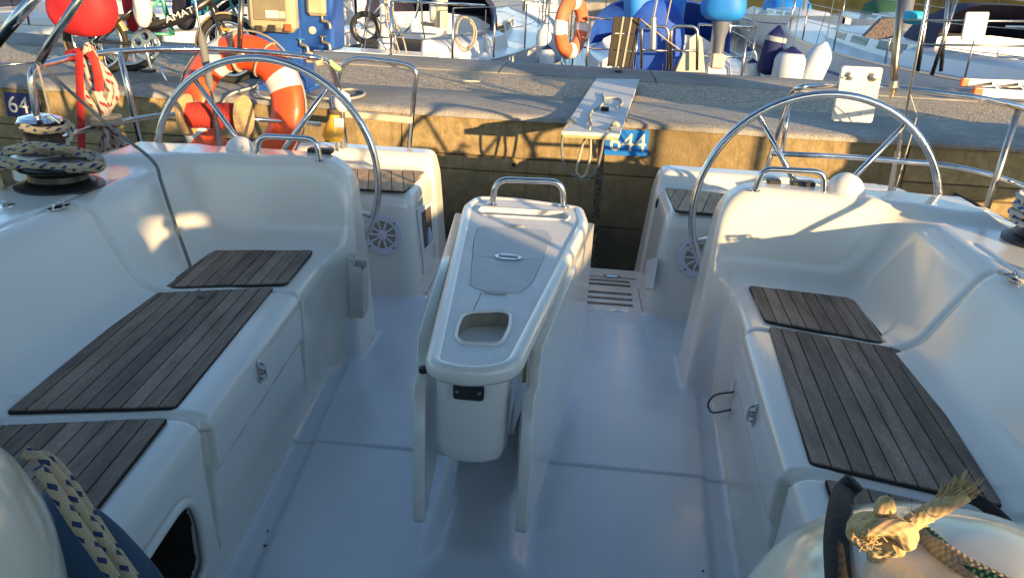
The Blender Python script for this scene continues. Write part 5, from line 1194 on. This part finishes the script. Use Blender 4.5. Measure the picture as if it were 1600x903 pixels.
    MB().tube([(.57*Ln, 0, zc-.1), (.57*Ln, 0, zc+11)], .075, 10).build('mast', ALLOY, t, 180)
    if boom:
        MB().tube([(.57*Ln, 0, zc+.75), (.22*Ln, 0, zc+.85)], .055, 8).build('boom', ALLOY, t, 180)
        MB().loft([[(x*Ln, w*math.cos(a), zc+.98+hh*math.sin(a)) for a in np.linspace(0, 2*PI, 13)[:-1]] for x, w, hh in ((.56, .08, .3), (.45, .13, .24), (.32, .12, .2), (.23, .07, .12))]).build('sail_cover', hood or NAVY, t, 60)
    for s in (-1, 1): MB().tube([(.55*Ln, s*(hb(.55)-.08), sh(.55)), (.57*Ln, 0, zc+10.5)], .005, 5).build('shroud', STEELD, t, 180)
    MB().tube([(0.02*Ln, 0, fb), (.57*Ln, 0, zc+10.8)], .005, 5).build('backstay', STEELD, t, 180)
    if hood:
        MB().loft([[(x*Ln, w*math.copysign(abs(math.cos(a))**.6, math.cos(a)), sh(.34)+cabh*.5+hh*abs(math.sin(a))**.7) for a in np.linspace(0, PI, 15)] for x, w, hh in ((.44, .75, .12), (.40, .85, .50), (.34, .95, .66), (.30, .95, .64))], closed=False, cap=False).build('sprayhood', hood, t, 60)
    if wheel_:
        R = .42; c = Vector((.10*Ln, 0, fb+.62)); wm = MB().tube([c+Vector((0, R*math.cos(a), R*math.sin(a))) for a in np.linspace(0, 2*PI, 33)[:-1]], .013, 8, closed=True); 
        for k in range(5): a = k*2*PI/5+.4; wm.tube([c, c+Vector((0, R*math.cos(a), R*math.sin(a)))], .009, 6)
        wm.build('steering_wheel', STEEL, t, 180); MB().lathe([(.12, 0), (.09, .3), (.08, .62), (.05, .66)], 16, Matrix.Translation((.10*Ln+.10, 0, fb+.02))).build('pedestal', WHITEP, t)
    return t
yA = yacht('white cruising yacht with navy boom cover berthed beyond the blue pedestal', (-2.35, 8.75), (-1.65, 18.6), 3.05, 1.28, wheel_=True, hood=NAVY)
yB = yacht('small dark edged sailboat with blue covers berthed beyond the gangplank', (1.02, 9.0), (1.45, 16.6), 2.75, 1.20, hullm=HW, stripe=HD, hood=ROYAL, sfull=.66)
yC = yacht('pale blue hulled yacht with dark window cover berthed behind the white plate', (6.25, 8.8), (4.85, 18.6), 3.35, 1.36, hullm=mat('hull_pale', (.52, .60, .70), .3, coat=.3), hood=NAVY, wheel_=True)
yD = yacht('white motor sailer with large side window berthed behind the bicycles', (-5.9, 9.0), (-5.6, 18.0), 3.1, 1.45, cabh=.75)
yE = yacht('white yacht with dark sail cover berthed at the far left', (-9.6, 8.9), (-9.9, 18.5), 3.2, 1.2, hood=NAVY)
for k, (x, y, x2, y2, b) in enumerate(((-14, 36, -13, 25, 3.2), (-8.5, 38, -7.5, 27, 3.0), (-2.5, 39, -2.0, 28, 3.3), (8.5, 40, 8.8, 29, 3.2), (13, 41, 13.2, 30, 3.0), (18, 41, 18.5, 31, 3.2), (23.5, 43, 24, 33, 3.3))):
    cn, cm = (('navy', NAVY), ('royal blue', ROYAL), ('cream', mat('cover_cream', (.55, .50, .38), .8)), ('sky blue', SKYB), ('dark green', mat('cover_green', (.02, .09, .05), .8)), ('grey', mat('cover_grey', (.25, .25, .26), .8)), ('maroon', mat('cover_maroon', (.16, .02, .03), .8)))[k]
    yacht('moored white yacht with a %s sail cover in the distant row across the basin' % cn, (x, y), (x2, y2), b, 1.2, hood=cm, rails=False, group='yachts in the distant row')
fq = MB().box((5, 45, -.4), (120, 3, 1.6)).build('far_pontoon', KERB[0], None, sm=None); tag(fq, 'long far pontoon behind the distant yachts', None, kind='structure')
# ---- fenders
FW_ = mat('fender_white', (.58, .64, .70), .4, col2=(.50, .57, .64), nscale=4); FN = mat('fender_navy', (.012, .016, .09), .45); FBL = mat('fender_blue', (.010, .018, .10), .8)
def fender(label, top, bot, Y, r, body, cap_, capk=.2, band=None):
    a, b = at(*top, Y=Y), at(*bot, Y=Y); L = (b-a).length; t = empty('fender', label, 'fender', b)
    M = frame((0, 0, 0), a-b)
    MB().lathe([(0, 0), (r*.6, L*.03), (r*.92, L*.10), (r, L*.2), (r, L*.66), (r*.93, L*.76), (r*.75, L*.86), (r*.5, L*.93)], 20, M).build('body', body, t, 80)
    MB().lathe([(r*.78, L*.85), (r*.52, L*.93), (r*.28, L*.98), (r*.18, L*1.02), (0, L*1.03)], 20, M).build('end_cap', cap_, t, 80)
    if band: MB().lathe([(r*1.01, L*.70), (r*1.01, L*.78), (r*.9, L*.80)], 20, M).build('band', band, t, 80)
    MB().tube([M @ Vector((0, 0, L)), (M @ Vector((0, 0, L)))+Vector((0, 0, .45))], .006, 5).build('lanyard', STEELD, t)
    return t
fender('dark blue long fender with a grey band hanging beside the pale blue hull', (1218, 42), (1196, 118), 9.2, .115, FBL, FN, band=mat('band_grey', (.35, .36, .36), .6))
fender('fat white fender with navy top hanging under the bow of the pale blue hull', (1239, 75), (1226, 135), 9.0, .165, FW_, FN)
fender('slanting long white fender against the side of the pale blue hull', (1290, 68), (1256, 140), 9.2, .14, FW_, FW_)
fender('small white fender with dark navy cone top beside the outboard motor', (1176, 93), (1176, 130), 9.3, .085, FW_, FN)
fender('white fender with navy top half hidden behind the small one by the outboard', (1170, 74), (1172, 116), 10.0, .09, FW_, FN)
fender('white cylindrical fender hanging off the side of the white cruising yacht', (851, 40), (851, 98), 9.6, .10, FW_, FW_)
fender('white fender with navy foot behind the cylindrical one on the white yacht', (856, 26), (866, 100), 10.4, .12, FW_, FW_)
fender('white fender with dark cone standing at the kerb between the two boats', (855, 72), (855, 112), 9.0, .085, FW_, FN)
fender('pale round fender poking up over the kerb beside the white yacht', (757, 83), (757, 112), 8.9, .07, FW_, FW_)
# ---- gear on the small sailboat's stern
c = at(893, 42, Y=9.1); l2 = empty('lifebuoy', 'faded orange and white lifebuoy hanging edge on at the small boat stern', 'lifebuoy', c)
tilt = Matrix.Rotation(math.radians(64), 4, 'Z')
torus(.26, .085, 0, 2*PI, .8).build('ring', mat('lifebuoy_faded', (.70, .14, .05), .6, col2=(.62, .20, .10), nscale=5), l2, 180)
for a in (0, 90, 180, 270): torus(.26, .088, math.radians(a-13), math.radians(a+13), .8, 8).build('white_band', LBW, l2, 60)
gr = empty('slatted_gangway', 'dark slatted folding gangway standing upright on the small boat stern', 'gangway', at(965, 104, Y=8.85))
q = [at(961, 26, Y=8.85), at(1000, 28, Y=8.85), at(984, 106, Y=8.85), at(950, 104, Y=8.85)]
GD = mat('gangway_dark', (.035, .028, .020), .7); GL = mat('gangway_slot', (.40, .36, .27), .6)
for k in range(4):
    a, b = q[0].lerp(q[1], k/3), q[3].lerp(q[2], k/3); keep(MB().tube([a, b], .012, 6).build('side_bar', GD if k in (0, 3) else GL, None), gr)
for i in range(3):
    for k in range(3):
        p = [q[0].lerp(q[1], (k+.08)/3), q[0].lerp(q[1], (k+.92)/3), q[3].lerp(q[2], (k+.92)/3), q[3].lerp(q[2], (k+.08)/3)]
        f = [p[0].lerp(p[3], (i+.03)/3), p[1].lerp(p[2], (i+.03)/3), p[1].lerp(p[2], (i+.97)/3), p[0].lerp(p[3], (i+.97)/3)]; dv = Vector((0, .02, 0))
        b = MB(); b.add(f+[v+dv for v in f], [(0, 1, 2, 3), (7, 6, 5, 4), (0, 4, 5, 1), (1, 5, 6, 2), (2, 6, 7, 3), (3, 7, 4, 0)]); keep(b.build('slat', GD, None, sm=None), gr)
dg_ = blob('dinghy_cover', at(1022, 62, Y=9.35), (.34, .15, .42), ROYAL, 'royal blue oval canvas cover upright on the small boat stern', 'cover', .85, .03, 8)
c = at(1000, 12, Y=9.45); blob('sail_cover_bundle', c, (.20, .15, .36), SKYB, 'bright sky blue bunched canvas above the royal blue cover', 'cover', .8, .16, 9)
c = at(1056, 8, Y=9.5); blob('sail_cover_bundle', c, (.10, .12, .42), SKYB, 'narrow sky blue rolled canvas beside the backstay', 'cover', .8, .14, 10)
# outboard motor on a bracket with a blue cover
ob_ = empty('outboard_motor', 'grey outboard motor under a bright blue cover on the small boat stern', 'outboard motor', at(1122, 110, Y=8.95))
c = at(1131, 8, Y=8.95); e_ = pod((0, 0, 0), (.235, .19, .17), .7, 28, 16)
for v in e_.v: k = 1+.05*math.sin(14*v.x+8*v.z); v.x *= k; v.y *= k
o = e_.build('motor_cover', SKYB, None, 180); o.location = c; keep(o, ob_)
GRY = mat('outboard_grey', (.12, .14, .18), .4); GRL = mat('outboard_light', (.45, .44, .40), .45)
a, b = at(1128, 30, Y=8.95), at(1122, 84, Y=8.95)
keep(MB().loft([[(p.x+w*math.cos(t), p.y+w*.8*math.sin(t), p.z) for t in np.linspace(0, 2*PI, 13)[:-1]] for p, w in ((a, .10), (a.lerp(b, .3), .085), (a.lerp(b, .55), .06), (b, .055))]).build('leg', GRY, None, 50), ob_)
keep(MB().box(at(1121, 96, Y=8.93), (.15, .12, .16), bev=.02).build('bracket', GRL, None), ob_); keep(MB().box(at(1116, 62, Y=9.0), (.06, .1, .34), bev=.015).build('clamp', GRL, None), ob_)
# transom hung rudder
ru = MB(); pts = [at(x, y, Y=8.9) for x, y in ((1056, 112), (1078, 60), (1090, 52), (1097, 60), (1102, 114))]
ru.add(pts+[p+Vector((0, .06, 0)) for p in pts], [(4, 3, 2, 1, 0), (5, 6, 7, 8, 9)]+[(i, (i+1) % 5, 5+(i+1) % 5, 5+i) for i in range(5)])
o = ru.build('rudder', mat('rudder_grey', (.45, .47, .50), .45, col2=(.52, .48, .40), nscale=2), None, sm=None); tag(o, 'pale grey tapering rudder blade hung on the small boat transom', 'rudder')
st_ = empty('stern_ladder', 'grey tubular boarding ladder on the small boat stern rail', 'ladder', at(1025, 105, Y=8.85))
for x0, x1 in ((1002, 1044), (1048, 1090)):
    keep(MB().tube(fillet([at(x0, 108, Y=8.8), at(x0+1, 46, Y=8.8), at(x0+8, 41, Y=8.8), at(x1-6, 42, Y=8.8), at(x1, 48, Y=8.8), at(x1-1, 110, Y=8.8)], .05, 4), .016, 8).build('rail', STEELD, None, 180), st_)
    keep(MB().tube([at(x0, 79, Y=8.8), at(x1, 80, Y=8.8)], .013, 8).build('rung', STEELD, None, 180), st_)
o = MB().tube([at(1020, 77, Y=8.78), at(1021, 28, Y=8.78)], .035, 10).tube([at(1021, 28, Y=8.78), at(1028, -8, Y=8.9)], .016, 8).build('stay_tensioner', ALLOY, None, 60); tag(o, 'thick pale backstay tensioner in front of the royal blue cover', 'rigging')
for L, lb in ((((1000, 30), (1040, 62), (1062, 78)), 'thin rope slanting across the royal blue cover'), (((1050, -6), (1040, 40)), 'light control rope above the stern ladder')):
    o = rope([at(x, y, Y=8.76) for x, y in L], .008, R_PLAIN, 'rigging_rope', None, 4); tag(o, lb, 'rope')
# ---- gear on the white cruising yacht
o = MB().tube([at(x, y, Y=9.0) for x, y in ((1508-850, -6), (660, 40), (664, 62))], .01, 6).build('rigging_wire', STEELD, None); tag(o, 'thin wire at the stern of the white cruising yacht', 'rigging')
WR = .36; c = at(571, 44, Y=9.25); w4 = empty('steering_wheel', 'leather rimmed steering wheel with thin spokes on the white cruising yacht', 'steering wheel', c)
MB().tube([(WR*.42*math.cos(a), 0, WR*.42*math.sin(a)) for a in np.linspace(0, 2*PI, 33)[:-1]], .035, 8, closed=True, flat=.6).build('drum', BLACKP, w4, 180)
MB().tube([(WR*math.cos(a), 0, WR*math.sin(a)) for a in np.linspace(0, 2*PI, 41)[:-1]], .014, 8, closed=True).build('rim', STEEL, w4, 180)
for k in range(6): a = k*PI/3+.3; MB().tube([(0, 0, 0), (WR*math.cos(a), 0, WR*math.sin(a))], .009, 6).build('spoke', STEEL, w4, 180)
o = coil(at(677, 40, Y=9.3), .13, 0, .02, 4, .012, R_PLAIN, 'beige rope coil hanging on the white cruising yacht rail', [], seed=8)
hs = empty('horseshoe_buoy', 'pale horseshoe buoy on the stern rail of the white cruising yacht', 'lifebuoy', at(689, 20, Y=9.0))
MB().loft([[(dx+w*math.cos(t), .07*math.sin(t), z) for t in np.linspace(0, 2*PI, 13)[:-1]] for dx, z, w in ((0, -.16, .05), (0, -.14, .075), (0, .14, .075), (0, .16, .05))]).build('float', mat('buoy_cream', (.55, .47, .34), .6), hs, 50)
MB().lathe([(.10, -.03), (.12, 0), (.10, .03)], 18, frame((-.10, .05, 0), (1, .3, 0))).build('inner_ring', mat('buoy_white', (.62, .60, .55), .6), hs)
o = blob('instrument_pod', at(648, 42, Y=9.0), (.05, .04, .085), WHITEP, 'small white rounded light on the white yacht stern rail', 'light', .8, .02, 3)
rp = rope([at(x, y, Y=9.15) for x, y in ((716, 34), (712, 55), (718, 75), (728, 80), (740, 70), (744, 50), (736, 32), (722, 28), (714, 44), (716, 66), (728, 76), (738, 64), (740, 44), (730, 30))], .012, R_PLAIN, 'rope_coil', None, 5); tag(rp, 'long pale rope coil hung on the white cruising yacht coaming', 'rope')
ml = empty('mooring_lines', 'beige lines hanging together over the stern rail of the white cruising yacht', 'rope', at(612, 86, Y=9.0))
for k, (x, y) in enumerate(((600, 60), (604, 40), (612, 62))):
    keep(rope([at(x, -8, Y=9.0), at(x+4, 30, Y=9.0), at(x+10+k*4, 62, Y=9.0), at(x+18+k*3, 86, Y=9.0)], .009, R_PLAIN, 'strand', None, 5), ml)
# ---- gear on the pale blue yacht
pc_ = [at(x, y, Y=9.0) for x, y in ((1511, 23), (1540, 24), (1536, 61), (1505, 60))]; c = sum(pc_, Vector())/4
o = flat2d('bracket_plate', [rpoly([(-.11, -.14), (.11, -.14), (.11, .14), (-.11, .14)], .012, 3)], .03, PLW, None, frame(c, (0, -1, 0), (1, 0, .05)), .004); tag(o, 'white square bracket plate on the rail of the pale blue yacht', 'bracket')
for sx in (-1, 1):
    for sy in (-1, 1): MB().lathe([(.008, .014), (.006, .019), (0, .019)], 8, frame(c, (0, -1, 0), (1, 0, .05)) @ Matrix.Translation((sx*.085, sy*.115, 0))).build('bolt', STEELD, o)
cv = MB(); P_ = [at(x, y, Y=10.5) for x, y in ((1350, 58), (1378, 30), (1410, 28), (1410, 58), (1372, 63))]
cv.add(P_+[p+Vector((.05, .25, 0)) for p in P_], [(4, 3, 2, 1, 0), (5, 6, 7, 8, 9)]+[(i, (i+1) % 5, 5+(i+1) % 5, 5+i) for i in range(5)])
o = cv.build('window_cover', mat('cover_checked', (.04, .035, .05), .8, col2=(.16, .13, .12), nscale=40), None, sm=None); tag(o, 'dark dotted fabric window cover on the pale blue yacht', 'cover')
dv = empty('stern_arch', 'grey steel stern arch legs slanting up from the pale blue yacht', 'arch', at(1450, 115, Y=9.1))
for (x0, y0, x1, y1) in ((1452, -6, 1434, 112), (1496, -6, 1456, 118), (1482, -6, 1470, 112)):
    keep(MB().tube([at(x0, y0, Y=9.1), at(x1, y1, Y=9.1)], .022, 8).build('arch_leg', STEELD, None, 180), dv)
o = blob('winch_cover', at(1428, 28, Y=9.3), (.13, .1, .07), mat('cyan_cover', (.03, .42, .62), .6), 'turquoise bag with an orange scrap on the pale blue yacht rail', 'bag', .7, .15, 4)
for x0, y0, x1, y1, lb in ((1400, 32, 1600, 34, 'upper thin steel rail of the pale blue yacht stern'), (1440, 70, 1600, 73, 'lower thin steel rail of the pale blue yacht stern')):
    o = MB().tube([at(x0, y0, Y=9.05), at(x1+30, y1, Y=9.05)], .012, 8).build('stern_rail', STEELD, None, 180); tag(o, lb, 'rail')

# ---- added unseen yacht to starboard, whose shade panels, hood and dinghy keep the low sun off the cockpit
yN = yacht('unseen white yacht added alongside with navy panels to block low sun', (5.35, .85), (5.35, -9.5), 3.1, 1.27, hood=NAVY, boom=False)
pf = [(-2.98, 2.05), (-2.02, 2.05), (-1.92, 1.58), (-1.5, 1.48), (-.55, 1.34), (.15, 1.28), (.42, 1.26)]
shade_b = MB().add([(3.91, y, .5) for y, z in pf]+[(3.91, y, z) for y, z in pf], [(i, i+1, 8+i, 7+i) for i in range(6)]); keep(shade_b.build('shade_side', NAVY, None, sm=None), yN)  # added panel, top edge shaped to choose which spots get sun
shade_b = MB().add([(3.91, -2.98, 2.05), (3.91, -2.02, 2.05), (4.6, -2.02, 2.05), (4.6, -2.98, 2.05)], [(0, 1, 2, 3)]); keep(shade_b.build('shade_roof', NAVY, None, sm=None), yN)  # added top of the shade panel
keep(MB().tube([(3.95, -4.1, 2.13), (3.95, -2.9, 2.10)], .19, 12).build('shade_roll', NAVY, None, 60), yN)  # added roll, keeps sun off the left seat back
di = empty('dinghy', 'unseen grey inflatable dinghy hung on its side, added to shade the quay', 'dinghy', (4.9, 3.5, .55))  # unseen, added and set upright to shade the right of the quay
keep(MB().tube(spline([(4.05, 2.6, .85), (4.05, 3.7, .85), (4.08, 4.4, .98), (4.1, 4.75, 1.25), (4.08, 4.4, 1.52), (4.05, 3.7, 1.65), (4.05, 2.6, 1.65)], 6), .19, 14).build('tube', mat('hypalon', (.40, .41, .42), .6), None, 60), di)
keep(MB().box((4.10, 3.55, 1.25), (.05, 1.9, .70)).build('dinghy_floor', MATS['hypalon'], None), di)
keep(MB().box((4.10, 2.66, 1.25), (.34, .05, .75), bev=.01).build('transom_board', MATS['raw_wood'], None), di)
for x in (4.35, 5.0): keep(MB().tube(fillet([(x, .8, .5), (x, .9, 1.95), (x, 3.3, 1.95), (4.1, 3.35, 1.75)], .2), .03, 10).build('davit', STEEL, None, 180), di)

# ---- wooded shore behind the basin
hb_ = MB(); n = 120; rnd = random.Random(9); pr = []
for i in range(n+1):
    x = -420+840*i/n; h = 16+9*math.sin(x*.012+1)+5*math.sin(x*.037)+rnd.uniform(-1.5, 1.5); pr.append((x, h))
hb_.loft([[(x, 200+14*math.sin(x*.02), WZ-.1), (x, 203, h*.25), (x, 215, h*.7), (x, 240, h), (x, 300, h*.9), (x, 330, WZ)] for x, h in pr], closed=False, cap=False)
o = hb_.build('wooded_shore', mat('shore_green', (.035, .055, .022), .9, col2=(.09, .085, .04), nscale=.25, bump=1.0, bscale=.6), None, 60); tag(o, 'low wooded shore beyond the harbour basin', None, kind='structure')
